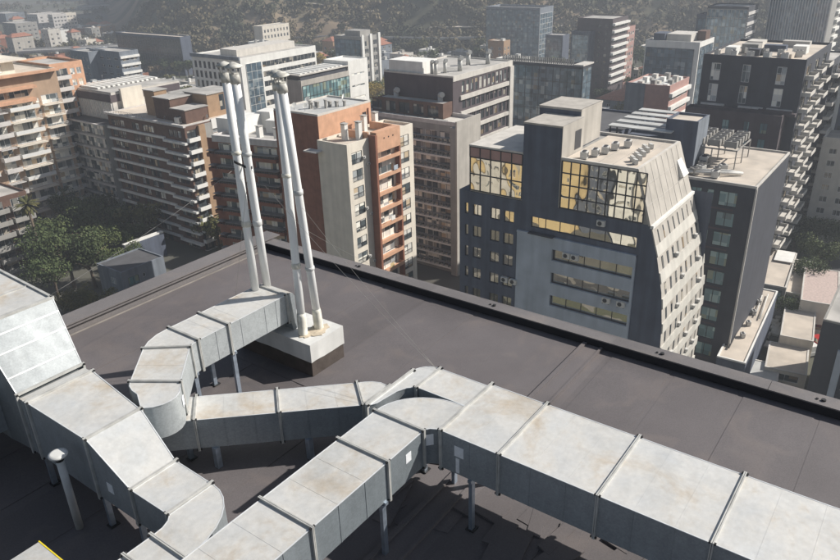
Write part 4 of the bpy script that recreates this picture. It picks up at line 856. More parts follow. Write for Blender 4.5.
# shaded -x wall with real openings, cell by cell
ops = []
def op(y0, y1, z0, z1): ops.append((y0, y1, z0, z1))
for k in range(10):
    z1 = -21.95-2.8*k
    for (ya, yb) in ((44.65, 45.15), (42.8, 44.0), (40.25, 41.55), (38.35, 39.7)): op(ya, yb, z1-1.4, z1)
rib = [(23.6, 36.1, -23.3, -22.0)]+[(23.7, 33.1, -26.75-2.9*k, -25.35-2.9*k) for k in range(9)]
for r_ in rib: op(*r_)
us = sorted({22.4, 45.9, *[o[0] for o in ops], *[o[1] for o in ops]}); zs = sorted({-58, -20.4, *[o[2] for o in ops], *[o[3] for o in ops]})
q = MB()
for j in range(len(zs)-1):
    i = 0
    def isop(i): return any(o[0] <= us[i]+1e-6 and o[1] >= us[i+1]-1e-6 and o[2] <= zs[j]+1e-6 and o[3] >= zs[j+1]-1e-6 for o in ops)
    while i < len(us)-1:
        if isop(i): i += 1; continue
        k = i
        while k < len(us)-1 and not isop(k): k += 1
        q.face([(70, us[i], zs[j]), (70, us[k], zs[j]), (70, us[k], zs[j+1]), (70, us[i], zs[j+1])]); i = k
for o in ops:
    P = [(o[0], o[2]), (o[1], o[2]), (o[1], o[3]), (o[0], o[3])]
    for i in range(4): j = (i+1) % 4; q.face([(70, *P[i]), (70, *P[j]), (70.3, *P[j]), (70.3, *P[i])])
for i in range(1, 6): # curved shoulder to the right of y=22.4
    q.face([(70, ye[i], zz[i]), (70, 22.4, zz[i]), (70, 22.4, zz[i+1]), (70, ye[i+1], zz[i+1])])
q.face([(70, 45.9, -58), (84, 45.9, -58), (84, 45.9, -20.4), (70, 45.9, -20.4)]); q.face([(84, 20, -58), (84, 45.9, -58), (84, 45.9, -20.4), (84, 20, -20.4)])
q.face([(70, 22.35, -20.4), (84, 22.35, -20.4), (84, 45.9, -20.4), (70, 45.9, -20.4)])
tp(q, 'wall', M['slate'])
for (ya, yb, za, zb_) in ops:
    me = win_mesh(yb-ya, zb_-za, 'ribbon' if yb-ya > 3 else 'slide' if yb-ya > 1 else 'plain', 'glass_mirror', 'frame_d'); inst('window', me, t, Vector((70.12, yb, za))-T0, -PI/2)
# pale grey front between ribbons
q = MB()
zl = [-24.0, -25.35]; 
for k in range(9): z1 = -23.95 if k == 0 else -26.75-2.9*(k-1); z0 = -25.35-2.9*k; q.box((69.72, 23.4, z0), (69.997, 37.7, z1)); 
for k in range(8): z1 = -25.35-2.9*k; q.box((69.72, 33.15, z1-1.4), (69.997, 37.7, z1-.002)); q.box((69.72, 23.4, z1-1.4), (69.997, 23.65, z1-.002))
q.box((69.70, 23.4, -24.15), (69.999, 37.75, -23.93)); tp(q, 'pale_front', M['front_panel'])
q = MB(); q.box((69.3, 33.0, -23.9), (69.98, 36.1, -23.75)); tp(q, 'ledge', M['dark'])
# glazed top storeys
def cw(y0, y1, z0, z1, nc, nr, x, name='mirror_glazing', gm='glass_mirror'):
    q = MB(); q.face([(x, y0, z0), (x, y1, z0), (x, y1, z1), (x, y0, z1)], 1)
    for i in range(nc+1): y = y0+(y1-y0)*i/nc; q.box((x-.08, y-.05, z0), (x-.005, y+.05, z1))
    for j in range(nr+1): z = z0+(z1-z0)*j/nr; q.box((x-.09, y0, z-.05), (x-.003, y1, z+.05))
    tp(q, name, [M['frame_d'], M[gm]])
cw(37.45, 44.4, -20.2, -16.2, 5, 2, 70.05); cw(37.45, 44.4, -16.15, -14.95, 5, 1, 70.0, 'red_glass_band', 'pink')
cw(23.2, 32.6, -20.3, -14.95, 9, 4, 70.0)
q = MB(); q.box((70.06, 37.4, -20.35), (81, 44.4, -15.0)); q.box((69.95, 37.35, -14.97), (81.1, 44.5, -14.7)); tp(q, 'left_block', M['concrete_l'])
q = MB(); slab_yz(q, 70.03, 83.2, -14.98, 24.25, -20.38, 22.4, 37.3); tp(q, 'right_block', M['concrete'])
q = MB(); q.box((70.2, 24.5, -14.965), (82.6, 32.6, -14.85)); tp(q, 'roof', M['roof_sand'])
q = MB(); q.box((69.95, 24.2, -14.968), (70.2, 32.7, -14.6)); q.box((82.6, 24.2, -14.968), (82.9, 37.0, -14.6)); q.box((70.21, 24.2, -14.968), (82.59, 24.48, -14.6)); tp(q, 'parapet', M['concrete_l'])
for k in range(4): q = MB(); q.box((71.0+k*.01, 30.5-1.6*k, -14.84), (82.4, 30.53-1.6*k, -14.80)); tp(q, 'roof_seam', M['roof_grey'])
# lift tower
q = MB(); q.box((69.9, 32.75, -20.36), (75.2, 37.35, -11.45)); tp(q, 'lift_tower', M['slate'])
q = MB(); q.box((69.85, 32.72, -11.447), (75.25, 37.4, -11.25)); q.box((69.85, 32.68, -20.3), (75.25, 32.745, -11.25)); tp(q, 'lift_tower_cladding', M['panel'])
q = MB(); q.box((73.0, 32.66, -14.5), (74.6, 32.678, -12.4)); tp(q, 'louvre', M['plastic'])
q = MB(); q.box((75.3, 33.2, -14.95), (81, 38.3, -10.75)); tp(q, 'rear_tower', M['slate'])
q = MB(); q.box((75.27, 33.1, -10.747), (81.1, 38.4, -10.5)); q.box((75.3, 33.12, -14.8), (81, 33.19, -10.5)); tp(q, 'rear_tower_cladding', M['panel'])
# leaning sunlit side
q = MB()
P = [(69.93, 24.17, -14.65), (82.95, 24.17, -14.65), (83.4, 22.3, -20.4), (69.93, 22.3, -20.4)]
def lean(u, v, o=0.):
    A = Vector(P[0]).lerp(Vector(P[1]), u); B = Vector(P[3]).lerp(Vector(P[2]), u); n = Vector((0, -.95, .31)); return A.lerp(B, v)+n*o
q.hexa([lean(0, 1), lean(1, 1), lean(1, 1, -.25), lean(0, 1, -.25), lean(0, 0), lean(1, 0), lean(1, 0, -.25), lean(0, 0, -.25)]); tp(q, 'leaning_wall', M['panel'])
q = MB()
for i in range(1, 8): u = i/8; q.bar(lean(u, 0.01, .012), lean(u, .99, .012), .05, .03)
for v in (.33, .66): q.bar(lean(0, v, .012), lean(1, v, .012), .05, .03)
tp(q, 'panel_joint', M['roof_grey'])
q = MB(); q.hexa([lean(.79, .60, .02), lean(.93, .60, .02), lean(.93, .60, .5), lean(.79, .60, .5), lean(.82, .28, .02), lean(.93, .28, .02), lean(.93, .28, .04), lean(.82, .28, .04)]); tp(q, 'open_flap', M['offwhite'])
q = MB(); q.box((69.98, 22.0, -20.72), (83.6, 22.35, -20.38)); tp(q, 'white_cornice', M['offwhite'])
for k in range(12):
    z1 = -20.78-2.9*k; z0 = z1-2.9
    if z0 < -57: break
    def yy(z):
        for i in range(6):
            if zz[i] >= z >= zz[i+1]: f = (zz[i]-z)/(zz[i]-zz[i+1]); return ye[i]+(ye[i+1]-ye[i])*f
        return 19.7
    def xr(z):
        for i in range(6):
            if zz[i] >= z >= zz[i+1]: f = (zz[i]-z)/(zz[i]-zz[i+1]); return XE[i]+(XE[i+1]-XE[i])*f
        return 88.3
    q = MB(); ya, yb = yy(z1)-.12, yy(z0)-.12; X1 = xr(z1)
    zm = z0+1.15; ym = yy(zm)-.12
    q.hexa([(70.02, ym, zm), (X1, ym, zm), (X1, ym+.5, zm), (70.02, ym+.5, zm), (70.02, ya, z1), (X1, ya, z1), (X1, ya+.5, z1), (70.02, ya+.5, z1)] if k == 0 else [(70.02, ym+.14, zm), (X1-.05, ym+.14, zm), (X1-.05, ym+.8, zm), (70.02, ym+.8, zm), (70.02, ya+.14, z1), (X1-.05, ya+.14, z1), (X1-.05, ya+.8, z1), (70.02, ya+.8, z1)])
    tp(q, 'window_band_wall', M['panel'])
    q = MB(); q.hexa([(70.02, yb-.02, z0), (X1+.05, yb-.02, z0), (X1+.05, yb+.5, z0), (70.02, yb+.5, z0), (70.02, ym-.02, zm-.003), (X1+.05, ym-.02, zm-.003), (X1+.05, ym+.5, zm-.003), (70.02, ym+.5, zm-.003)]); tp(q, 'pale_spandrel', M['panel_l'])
    for i in range(8):
        x = 71.2+i*(X1-72.6)/7; w_ = .28 if k == 0 else .55; f0 = .0 if k == 0 else .14; w_ *= .8
        q = MB(); q.hexa([(x, ym+f0-.02, zm+.05), (x+w_, ym+f0-.02, zm+.05), (x+w_, ym+f0+.05, zm+.05), (x, ym+f0+.05, zm+.05), (x, yy(zm+1.35)-.12+f0-.02, zm+1.4), (x+w_, yy(zm+1.35)-.12+f0-.02, zm+1.4), (x+w_, yy(zm+1.35)-.05+f0, zm+1.4), (x, yy(zm+1.35)-.05+f0, zm+1.4)]); tp(q, 'window', M['glass_dark'])
    if k in (1, 2, 3, 4, 5, 6):
        for i in range(2 if k < 4 else 3):
            x = [74.2, 85.2, 79.5][i]+(k*37 % 5)*.6; unit(AC, 'wall_ac', f'small unit on the leaning office\'s sunny side, band {["","two","three","four","five","six","seven"][k]} down, {["left","right","middle"][i]} one', 'air conditioner', (min(x, X1-2.2), ym+.02, zm+.0), 0, 'air conditioners on the sunny office side', (.6, .8, .7))
tp(MB().box((70.2, 20.2, -58), (85.2, 23.2, -34.8)).box((84.02, 20.6, -58), (85.2, 45, -30)), 'rear_wing', M['concrete'])
acs = [((69.55, 39.1, -31.0), 'lower left blue-grey wall under the third window row, left unit'), ((69.55, 37.9, -31.0), 'lower left blue-grey wall under the third window row, right unit'), ((69.8, 27.6, -21.5), 'between the mirror glazing and the top ribbon window'), ((69.4, 26.1, -30.2), 'under the third ribbon window, near the middle'), ((69.4, 24.4, -30.2), 'under the third ribbon window, at its right end'), ((69.5, 31.2, -26.0), 'in front of the second ribbon window, left unit'), ((69.5, 30.2, -26.0), 'in front of the second ribbon window, right unit')]
for p, s_ in acs: unit(AC, 'wall_ac', 'air conditioner '+s_, 'air conditioner', p, -PI/2, 'air conditioners on the blue-grey wall')
rr = random.Random(5)
for i, (x, y) in enumerate([(71.5, 30.8), (73.0, 30.2), (74.6, 29.7), (76.6, 29.4), (78.3, 28.6)]): unit(BAC, 'cooling_unit', f'{["first","second","third","fourth","fifth"][i]} cooling unit from the lift tower on the sand coloured office roof', 'cooling unit', (x, y, -14.845), .2, 'cooling units on the sand roof', (.55, .6, .55))
for i in range(9): unit(AC, 'cooling_unit', f'{["first","second","third","fourth","fifth","sixth","seventh","eighth","ninth"][i]} small unit of the row along the sunny roof edge of the mirror glass office', 'air conditioner', (72.2+i*.85, 25.4+(i % 2)*.5+.1*i, -14.845), .8, 'small units along the sunny roof edge', (.8, .9, .8))
# ---- louvred plant deck and rooms behind it
b = Bld('roof_deck_building', 'dark building with striped sunshade slats over its roof', 'building', 106.2, 40.4, -21.0, 16, 10.2, 'slate')
b.finish('roof_dark', .4)
q = MB(); q.box((.5, -7.5, b.H-3.9), (13.5, -.2, b.H-.4)); q.build('slat_room', M['slate'], b.r)
for k in range(5): q = MB(); q.box((.4+k*3.2, -7.8, b.H+1.25), (2.2+k*3.2, 2.0, b.H+1.42)); q.build('sunshade_slat', M['zinc_roof'], b.r)
for x in (.6, 14.2):
    for y in (.5, 1.6): q = MB(); q.box((x, y, b.H+.01), (x+.2, y+.2, b.H+1.24)); q.build('post', M['frame_d'], b.r)
b = Bld('roof_room', 'dark cube shaped roof room with a pale sunlit side beyond the sand roof', 'roof room', 108, 29.3, -18.3, 5.4, 4.6, 'slate', zb=-25.02)
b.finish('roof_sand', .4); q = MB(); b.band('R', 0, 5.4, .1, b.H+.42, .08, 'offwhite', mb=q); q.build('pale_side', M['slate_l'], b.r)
unit(BAC, 'cooling_unit', 'white unit against the side of the dark roof room', 'cooling unit', (111, 28.4, -25.02), 0)
# ================================================================ B7: dark office with teal windows
b = Bld('office_building', 'dark plum office with teal windows and a sand roof with cooling units', 'office building', 103.3, 19.0, -25.1, 21, 21, 'dark')
hh = b.H; W7 = (2.3, 4.8, 5.5, 6.5, 7.2, 8.7)
for k in range(9):
    zc = hh-1.0-3.05*k
    for (u0, u1, s) in ((W7[0], W7[1], 'slide'), (W7[2], W7[3], 'plain'), (W7[4], W7[5], 'slide'), (11.2, 12.9, 'slide'), (14.5, 16.8, 'slide')): b.win('L', u0, u1, zc-2.15, zc, style=s, gm='glass_teal', fm='frame_d')
b.finish('roof_sand', .35, 'concrete_l')
q = MB()
for k in range(9): b.band('L', 2.6, 17, hh-3.75-3.05*k, hh-3.45-3.05*k, .02, 'purple', mb=q)
q.build('recess_band', M['purple'], b.r)
q = MB(); q.box((-.12, -.12, .1), (.12, .12, hh)); q.build('pale_corner_trim', M['concrete_l'], b.r)
i = 0
words = ['first', 'second', 'third', 'fourth', 'fifth', 'sixth', 'seventh', 'eighth', 'ninth', 'tenth', 'eleventh', 'twelfth', 'thirteenth', 'fourteenth', 'fifteenth', 'sixteenth']
fr = thing('steel_frame', 'open steel frame carrying pale topped coolers on the plum office roof', 'frame', (111, 24, -25.0))
q = MB()
for x in (0, 4, 8):
    for y in (0, 3.5, 7): q.box((x, y, 0), (x+.15, y+.15, 2.6))
for x in (0, 4, 8): q.box((x, 0, 2.6), (x+.2, 7.2, 2.8))
for y in (0, 7): q.box((0, y, 2.62), (8.2, y+.15, 2.78))
q.build('frame', M['concrete'], fr)
for r_ in range(3):
    for k in range(5): unit(BAC2, 'cooling_unit', f'{words[k]} of five coolers in the {["front","middle","back"][r_]} row on the plum office frame', 'cooling unit', (112+k*1.7, 25.2+r_*2.4, -22.15), PI/2, 'coolers on the plum office roof', (1, .75, .7))
for k in range(9): unit(BAC2 if k % 2 else BAC, 'cooling_unit', f'{words[k]} loose unit in the clutter at the left of the plum office roof', 'cooling unit', (105.5+(k % 3)*1.9, 25.2+(k//3)*2.6+.4*(k % 2), -25.02), .3*k, 'loose units on the plum office roof', (.6, .8, .7))
for k in range(2):
    q = MB(); q.tube([(104.6+k, 30, -24.6), (105.6+k*1.2, 26, -24.4), (107+k, 24, -24.5), (108.5, 22.2, -24.7)], .22, 8); o = q.build('roof_hose', M['ac']); tag(o, ['bulky pale pipe bending over the left end of the plum office roof', 'second pale pipe beside the bulky one on the plum office roof'][k], 'pipe')
# podium with the tan roof
b = Bld('podium_building', 'low podium with long tan roof and white edge by the plum office', 'building', 99.3, 15.6, -50, 27.5, 4.0, 'slate', 3.0)
b.finish('roof_sand', .25, 'offwhite')
q = MB(); q.box((3, 2.9, b.H+.3), (10, 3.1, b.H+.5)); o = q.build('roof_pipe', M['dark_metal'], b.r)
for k in range(4): unit(BAC, 'cooling_unit', f'{words[k]} small dark unit along the tan podium roof', 'cooling unit', b.w2(8+k*4.4, 2.0, -49.93), .5, 'units on the tan podium roof', (.45, .5, .5))
for k in range(3): q = MB(); q.tube([b.w2(15+k*.7, .8+k*.8, -49.6), b.w2(25-k, 1.2+k*.8, -49.6)], .10, 6); o = q.build('roof_duct', M['ac']); tag(o, ['pale tube nearest the white edge on the podium roof', 'pale tube in the middle of the podium roof', 'pale tube nearest the plum office on the podium roof'][k], 'pipe', 'tubes on the podium roof')
# pavilions beyond
for i, (px, z, W_, D_, rf, lb) in enumerate([((775, 280), -52, 18, 6.0, 'roof_sand', 'low pavilion with tan roof between white panels beyond the podium'), ((748, 262), -53, 9, 4, 'zinc_roof', 'low annex with bright white metal roof beside the plum office'), ((797, 288), -53.5, 17, 4.2, 'roof_sand', 'low pavilion at the street side with a white front roof panel')]):
    p = at(*px, z); b = Bld('pavilion', lb, 'building', p.x-3, p.y-2.5, z, W_, D_, 'concrete', 5); b.win('L', .6, D_-.6, b.H-2.6, b.H-.5, style='ribbon', gm='glass_teal', fm='frame_d'); b.finish(rf, .3, 'concrete_l')
    q = MB(); q.box((W_-6, .3, b.H+.35), (W_-.3, D_*.6, b.H+.5)); q.build('white_panel', M['offwhite'], b.r)
# ================================================================ B8: charcoal tower with slanting balconies
b = Bld('apartment_tower', 'broad charcoal tower with roof machinery and sunlit slab ends on its side', 'apartment building', 148.0, 22.8, -14.5, 26, 18, 'dark')
hh = b.H
for (u, w_) in ((3.0, 1.6), (9.2, 1.4), (14.6, 1.7)):
    b.win('L', u, u+w_, hh-4.2, hh-1.0, style='cross', gm='glass'); b.win('L', u, u+w_, hh-8.2, hh-4.9, style='cross', gm='glass')
for k in range(13):
    zf = hh-3.0*(k+1)
    if zf < 1: break
    for j in range(3): b.balc('R', 1.2+j*8.2, 6.2+j*8.2, zf, 1.5, 'solid', 'concrete_l', 'concrete_l', .55); b.win('R', 1.8+j*8.2, 5.6+j*8.2, zf+.1, zf+2.2, style='ribbon', gm='glass_dark', fm='frame_d')
    if k > 3:
        for (u, w_) in ((2.0, 1.1), (4.6, 1.0), (8, 1.3), (12.0, 1.0), (15, 1.5)):
            if (k*5+int(u)) % 3: b.win('L', u, u+w_, zf+.4, zf+2.3, style='slide', gm='glass_teal', fm='frame_d')
b.finish('roof_sand', .5, 'dark')
q = MB(); q.box((.01, 0.3, hh+.06), (26, 18, hh+.5)); 
q = MB(); b.band('L', 0, 18.3, hh-9.6, hh-9.0, 1.3, 'dark', mb=q); b.band('L', .6, 6.5, hh-9.0, hh-8.7, 1.0, 'offwhite', mb=q); q.build('ledge', M['purple'], b.r)
q = MB(); [b.band('L', u, u+4.4, hh-8.9, hh-8.55, .5, 'slab') for u in (.8, 5.9, 12.9)]
q = MB(); q.box((-1.2, .0, 0), (-.003, 18, hh-9.7)); 
bb = Bld('podium_building', 'plum brick lower part standing forward of the charcoal tower', 'building', 144.5, 24.5, -24.2, 3.3, 17.5, 'purple')
for k in range(10):
    for (u, w_) in ((2.2, 1.3), (5.4, 1.0), (9.0, 1.3), (12.6, 1.5)): bb.win('L', u, u+w_, bb.H-3.0-3.0*k, bb.H-1.0-3.0*k, style='slide', gm='glass_teal', fm='frame_d')
bb.finish('roof_dark', .6)
for i, (x, y, w_, d_, h_, mt_) in enumerate([(2, 3, 4, 2, 1.0, 'roof_sand'), (10, 2, 3, 2.4, 1.5, 'offwhite'), (4, 9, 2, 2, 1.3, 'dark'), (7, 10, 3, 3, 1.8, 'concrete'), (12, 6, 2, 4, 1.2, 'slate'), (3, 13, 3, 2, 1.6, 'offwhite'), (15, 11, 4, 3, 1.4, 'concrete_l'), (19, 3, 2, 5, 1.3, 'roof_grey')]): p = MB(); p.box((x, y, hh+.07), (x+w_, y+d_, hh+h_)); o = p.build('roof_room', M[mt_], b.r)
for k in range(10): unit(BAC, 'cooling_unit', f'{words[k]} machine from the left on the charcoal tower roof', 'cooling unit', b.w2(1.6+(k % 2)*4.5, 16-k*1.5, -14.43), .2*k, 'machines on the charcoal tower roof', (.7, .7, .8))
# neighbour right of it with slanting balconies and lit strip
b = Bld('apartment_tower', 'tower at the right with a stack of thin sunlit balcony edges', 'apartment building', 178, 22.3, -18.5, 16, 10, 'dark')
for k in range(13):
    zf = b.H-3.0*(k+1)
    for j in range(2): b.balc('R', .8+j*7.6, 6.8+j*7.6, zf, 1.3, 'solid', 'concrete_l', 'concrete_l', .5); b.win('R', 1.2+j*7.6, 6.2+j*7.6, zf+.1, zf+2.1, style='ribbon', gm='glass_dark', fm='frame_d')
b.finish('roof_grey', .4)
b = Bld('office_building', 'blue-grey block with a bright pale edge strip at the right border', 'building', 186, 6, -21.5, 20, 15.2, 'slate')
b.grid('L', 5, 4, 1.6, 1.4, gm='glass_dark', fm='frame_d', z0=b.H-14, z1=b.H-1); b.finish('roof_grey', .4, 'concrete_l'); q = MB(); q.box((-.4, 14.4, b.H-13), (-.003, 15.2, b.H+.45)); q.build('pale_strip', M['offwhite'], b.r)
b.r.location.z = b.zb
b = Bld('apartment_block', 'shaded grey apartment block with small window pairs at the right border', 'apartment building', 176, 0, -34.2, 18, 21, 'concrete_l')
b.grid('L', 6, 7, 1.6, 1.3, z0=b.H-20, z1=b.H-1, gm='glass_dark'); b.finish('roof_grey', .5)
# dark building, lower right
p = at(823, 321, -42); b = Bld('office_building', 'dark building with a broad pale blue frame at the lower right', 'building', p.x, p.y-16, -42, 14, 16, 'dark')
q = MB(); b.band('L', 1.0, 13.4, b.H-4.6, b.H-3.7, .5, 'slate_l', mb=q); b.band('L', 12.5, 13.4, 1, b.H-4.61, .5, 'slate_l', mb=q); q.build('pale_frame', M['front_panel'], b.r); b.win('L', 1.5, 12.2, b.H-10, b.H-5.1, style='ribbon', gm='glass_dark', fm='frame_d'); b.finish('roof_grey', .3, 'concrete')
# small things in the yard (lower right)
M['pink_roof'] = mat('pinkish_terrace', (.50, .40, .36), .9)
yard = [((792, 358), -55.5, 9, 6, 'roof_sand', 'flat shed with a ribbed pale roof in the yard'), ((765, 372), -56, 7, 5, 'zinc_roof', 'white roofed shed with dark marks in the yard'), ((806, 320), -54, 15, 5, 'ochre', 'long low house with sandy roof along the yard'), ((828, 286), -52, 16, 6, 'pink', 'low house with pinkish terrace roof at the right')]
for px, z, W_, D_, rf, lb in yard:
    p = at(*px, z); b = Bld('shed', lb, 'building', p.x-W_/2, p.y-D_/2, z, W_, D_, 'cream', 8); b.win('L', 1, D_-1, .8, 2.0 if b.H > 2.3 else 1.6, style='ribbon', gm='glass_dark'); b.finish({'ochre': 'roof_sand', 'pink': 'pink_roof'}.get(rf, rf), .15, 'concrete_l')
q = MB()
rr = random.Random(11)
for i in range(40):
    x, y = rr.gauss(0, 2.6), rr.gauss(0, 1.6); s = rr.uniform(.3, 1.5); q.box((x, y, 0), (x+s*2, y+s*.8, rr.uniform(.1, .7)))
p = at(768, 335, GZ); o = q.build('rubble_heap', M['cream'], None, p); tag(o, 'heap of pale rubble and boards in the yard', 'rubble')
p = at(810, 345, GZ)
for k, (dx, c_, nm, lb) in enumerate([(0, 'offwhite', 'parked_van', 'white van parked in the yard by the dark building'), (3.2, 'red', 'parked_car', 'red car parked in the yard beside the white van')]):
    pass
def car_mesh(col_, van=False):
    a = MB(); L_, W_ = (5.0, 1.9) if van else (4.3, 1.75); hb = .95 if van else .75; ht = 2.0 if van else 1.42
    a.hexa([(-L_/2, -W_/2, .3), (L_/2, -W_/2, .3), (L_/2, W_/2, .3), (-L_/2, W_/2, .3), (-L_/2, -W_/2, hb), (L_/2, -W_/2, hb*.92), (L_/2, W_/2, hb*.92), (-L_/2, W_/2, hb)])
    a.hexa([(-L_/2+.05, -W_/2+.04, hb), (L_/2-(.9 if van else 1.1), -W_/2+.04, hb), (L_/2-(.9 if van else 1.1), W_/2-.04, hb), (-L_/2+.05, W_/2-.04, hb), (-L_/2+(.1 if van else .7), -W_/2+.2, ht), (L_/2-(1.5 if van else 2.0), -W_/2+.2, ht), (L_/2-(1.5 if van else 2.0), W_/2-.2, ht), (-L_/2+(.1 if van else .7), W_/2-.2, ht)]); body = a
    g = MB(); z0, z1 = hb+.08, ht-.1
    for sy in (-1, 1): g.hexa([(-L_/2+.6, sy*(W_/2-.06), z0), (L_/2-1.4, sy*(W_/2-.06), z0), (L_/2-1.4, sy*(W_/2-.03), z0), (-L_/2+.6, sy*(W_/2-.03), z0), (-L_/2+.9, sy*(W_/2-.2), z1), (L_/2-2.0, sy*(W_/2-.2), z1), (L_/2-2.0, sy*(W_/2-.17), z1), (-L_/2+.9, sy*(W_/2-.17), z1)])
    xw = L_/2-(.9 if van else 1.1); g.hexa([(xw, -W_/2+.15, z0), (xw+.03, -W_/2+.15, z0), (xw+.03, W_/2-.15, z0), (xw, W_/2-.15, z0), (xw-.6, -W_/2+.25, z1), (xw-.56, -W_/2+.25, z1), (xw-.56, W_/2-.25, z1), (xw-.6, W_/2-.25, z1)])
    wh = MB(); wh.tube([(0, -.11, 0), (0, .11, 0)], .31, 14)
    return body.mesh('body', [col_]), g.mesh('glass', [M['glass_dark']]), wh.mesh('wheel', [M['frame_d']]), L_, W_
carcol = {'white': (.7, .7, .68), 'red': (.45, .03, .03), 'grey': (.25, .26, .27), 'black': (.03, .03, .035), 'blue': (.06, .10, .22), 'silver': (.5, .51, .52)}
cars = {k: car_mesh(mat('car_paint_'+k, c, .3, .2, .03, 1, spec=.6)) for k, c in carcol.items()}; cars['van'] = car_mesh(bpy.data.materials['car_paint_white'], True)
def car(kind, p, rz, label, group='cars parked and driving in the streets'):
    b_, g_, w_, L_, W_ = cars[kind]; t_ = thing('parked_van' if kind == 'van' else 'car', label, 'van' if kind == 'van' else 'car', p, rz, group); inst('body', b_, t_); inst('glass', g_, t_)
    for sx in (-1, 1):
        for sy in (-1, 1): inst('wheel', w_, t_, (sx*(L_/2-.8), sy*(W_/2-.1), .31))
p = at(803, 350, GZ); car('van', p, .9, 'white van parked in the yard by the pale framed dark building')
p = at(814, 342, GZ); car('red', p, .9, 'red car parked in the yard beside the white van')
p = at(812, 326, GZ); car('grey', p, .2, 'grey car farther up the yard')
# small house lower left
b = Bld('small_house', 'small white walled house with dark flat roof below the brown tower', 'house', 69.5, 126.2, -51.5, 10, 8.6, 'slate_l')  # white walls given a blue-grey that stands in for shade
b.win('R', 1.2, 3.6, b.H-3.2, b.H-1.4, style='slide', gm='glass_teal', fm='frame_d'); b.win('R', 4.6, 5.2, b.H-2.4, b.H-1.6, style='plain', gm='glass_dark'); b.win('L', 2.5, 4.2, b.H-3.0, b.H-1.6, style='slide'); b.finish('roof_dark', .3, 'slate_l')
b = Bld('court_wall_building', 'tall narrow grey wall with pale coping beside the trees', 'wall', 80, 141, -52.5, 10, 1.2, 'slate'); b.finish(None, .3, 'offwhite', pt=.4)  # dark wall colour stands in for shade that is not cast here
# ---- the lit building across from us that the mirror glass faces (outside the frame)
for i, (x, y, z, W_, D_, mt_, lb) in enumerate([(-34, 40, -22, 24, 11, 'cream', 'cream building mirrored in the office glass, nearest the roof'), (-34, 52, -16, 22, 6, 'offwhite', 'narrow white building mirrored in the office glass beside the cream one'), (-36, 59, -26, 22, 7, 'slate', 'dark building mirrored in the office glass'), (-34, 67, -14, 24, 8, 'ochre', 'broad ochre building mirrored in the office glass'), (-33, 76, -28, 22, 9, 'ochre', 'ochre building mirrored in the office glass'), (-33, 86, -18, 22, 8, 'concrete_l', 'grey building mirrored in the office glass'), (-33, 95, -24, 22, 14, 'ochre', 'second ochre building mirrored in the office glass, farthest')]):
    b = Bld('apartment_building', lb, 'apartment building', x, y, z, W_, D_, mt_); b.grid('B', max(2, int(D_/3)), 9, 1.5, 1.6, gm='glass_dark'); b.finish('roof_grey', .5)
# ================================================================ BACKGROUND BUILDINGS
def simple(name, label, px, D, LD, RW, wall, fl=3.2, z=None, Lw=None, Rw=None, roof='roof_grey', rz=0, par=.5, cat='office building'):
    c = cdist(*px, D) if z is None else at(*px, z)
    b = Bld(name, label, cat, c.x, c.y, c.z, RW, LD, wall, rz)
    for f, g in (('L', Lw), ('R', Rw)):
        if not g: continue
        n = g.get('n', 6); w_ = g.get('w', 1.6); h_ = g.get('h', 1.5); rows = g.get('rows', int((b.H-4)/fl)); S = b.span(f)
        a0, a1 = g.get('s0', .6), g.get('s1', S-.6)
        if g.get('band'):
            q = MB()
            for j in range(rows): zt = b.H-g.get('top', 1.0)-fl*j; b.band(f, 0, S, zt-fl*.42-h_*0, zt-fl*.12, g.get('out', .3), g['band'], mb=q)
            q.build('floor_band', M[g['band']], b.r)
        if g.get('cw'): curtain(b, f, a0, a1, g.get('z0', 2.5), b.H-g.get('top', 1.0), n, rows, g['cw'], g.get('fm', 'frame_d'), .1, mw=g.get('mw', .12)); continue
        for j in range(rows):
            zc = b.H-g.get('top', 1.0)-fl*j-fl*.5
            for i in range(n): c_ = a0+(a1-a0)*(i+.5)/n; b.win(f, round(c_-w_/2, 2), round(c_+w_/2, 2), round(zc-h_/2, 2), round(zc+h_/2, 2), style=g.get('st', 'slide'), gm=g.get('gm', 'glass'), fm=g.get('fm', 'frame_w'))
    b.finish(roof, par, None if wall != 'glass' else 'concrete'); return b
b = simple('office_building', 'white office slab with a grid of small dark windows behind the pipes', (240, 60), 240, 24, 34, 'offwhite', 3.1, Lw=dict(n=10, w=1.2, h=2.2, gm='glass_dark', fm='frame_d'), Rw=dict(n=14, s0=9, w=1.7, h=1.7, gm='glass_dark', fm='frame_d', rows=9))
curtain(b, 'R', 2, 8.4, 3, b.H-1.5, 3, 11, 'glass_blue', 'offwhite', .15)
q = MB(); b.band('L', 0, 24, b.H-.2, b.H+.9, .5, 'slate', mb=q); q.build('dark_eaves', M['slate_l'], b.r)
b.box('plant_room', (4, 6, b.H+.07), (30, 14, b.H+2.2), 'concrete_l')
b = simple('office_building', 'blue glass office with dark attic and a bright white end wall', (301, 83), 190, 9, 18.5, 'panel', 3.4, Rw=dict(n=14, cw='glass_teal', rows=5, s0=.3, s1=18.4, z0=18, top=.9))
b.box('dark_attic', (.5, .6, b.H+.07), (18, 8.5, b.H+1.6), 'dark'); b.box('attic_roof', (-.2, .2, b.H+1.61), (18.6, 9.2, b.H+1.9), 'concrete_l')
for k in range(10): b.box('roof_rib', (1+k*1.7, 1, b.H+1.91), (1.8+k*1.7, 8, b.H+2.1), 'offwhite')
c2 = Bld('office_wing', 'bright white blank block with five recessed lines at the glass office end', 'building', b.x+18.55, b.y+.2, -22.3, 8.2, 9, 'offwhite')
for k in range(5): c2.win('R', 1.2, 6.6, c2.H-3.6-3.2*k, c2.H-3.1-3.2*k, style='plain', gm='glass')
c2.finish('offwhite', .4)
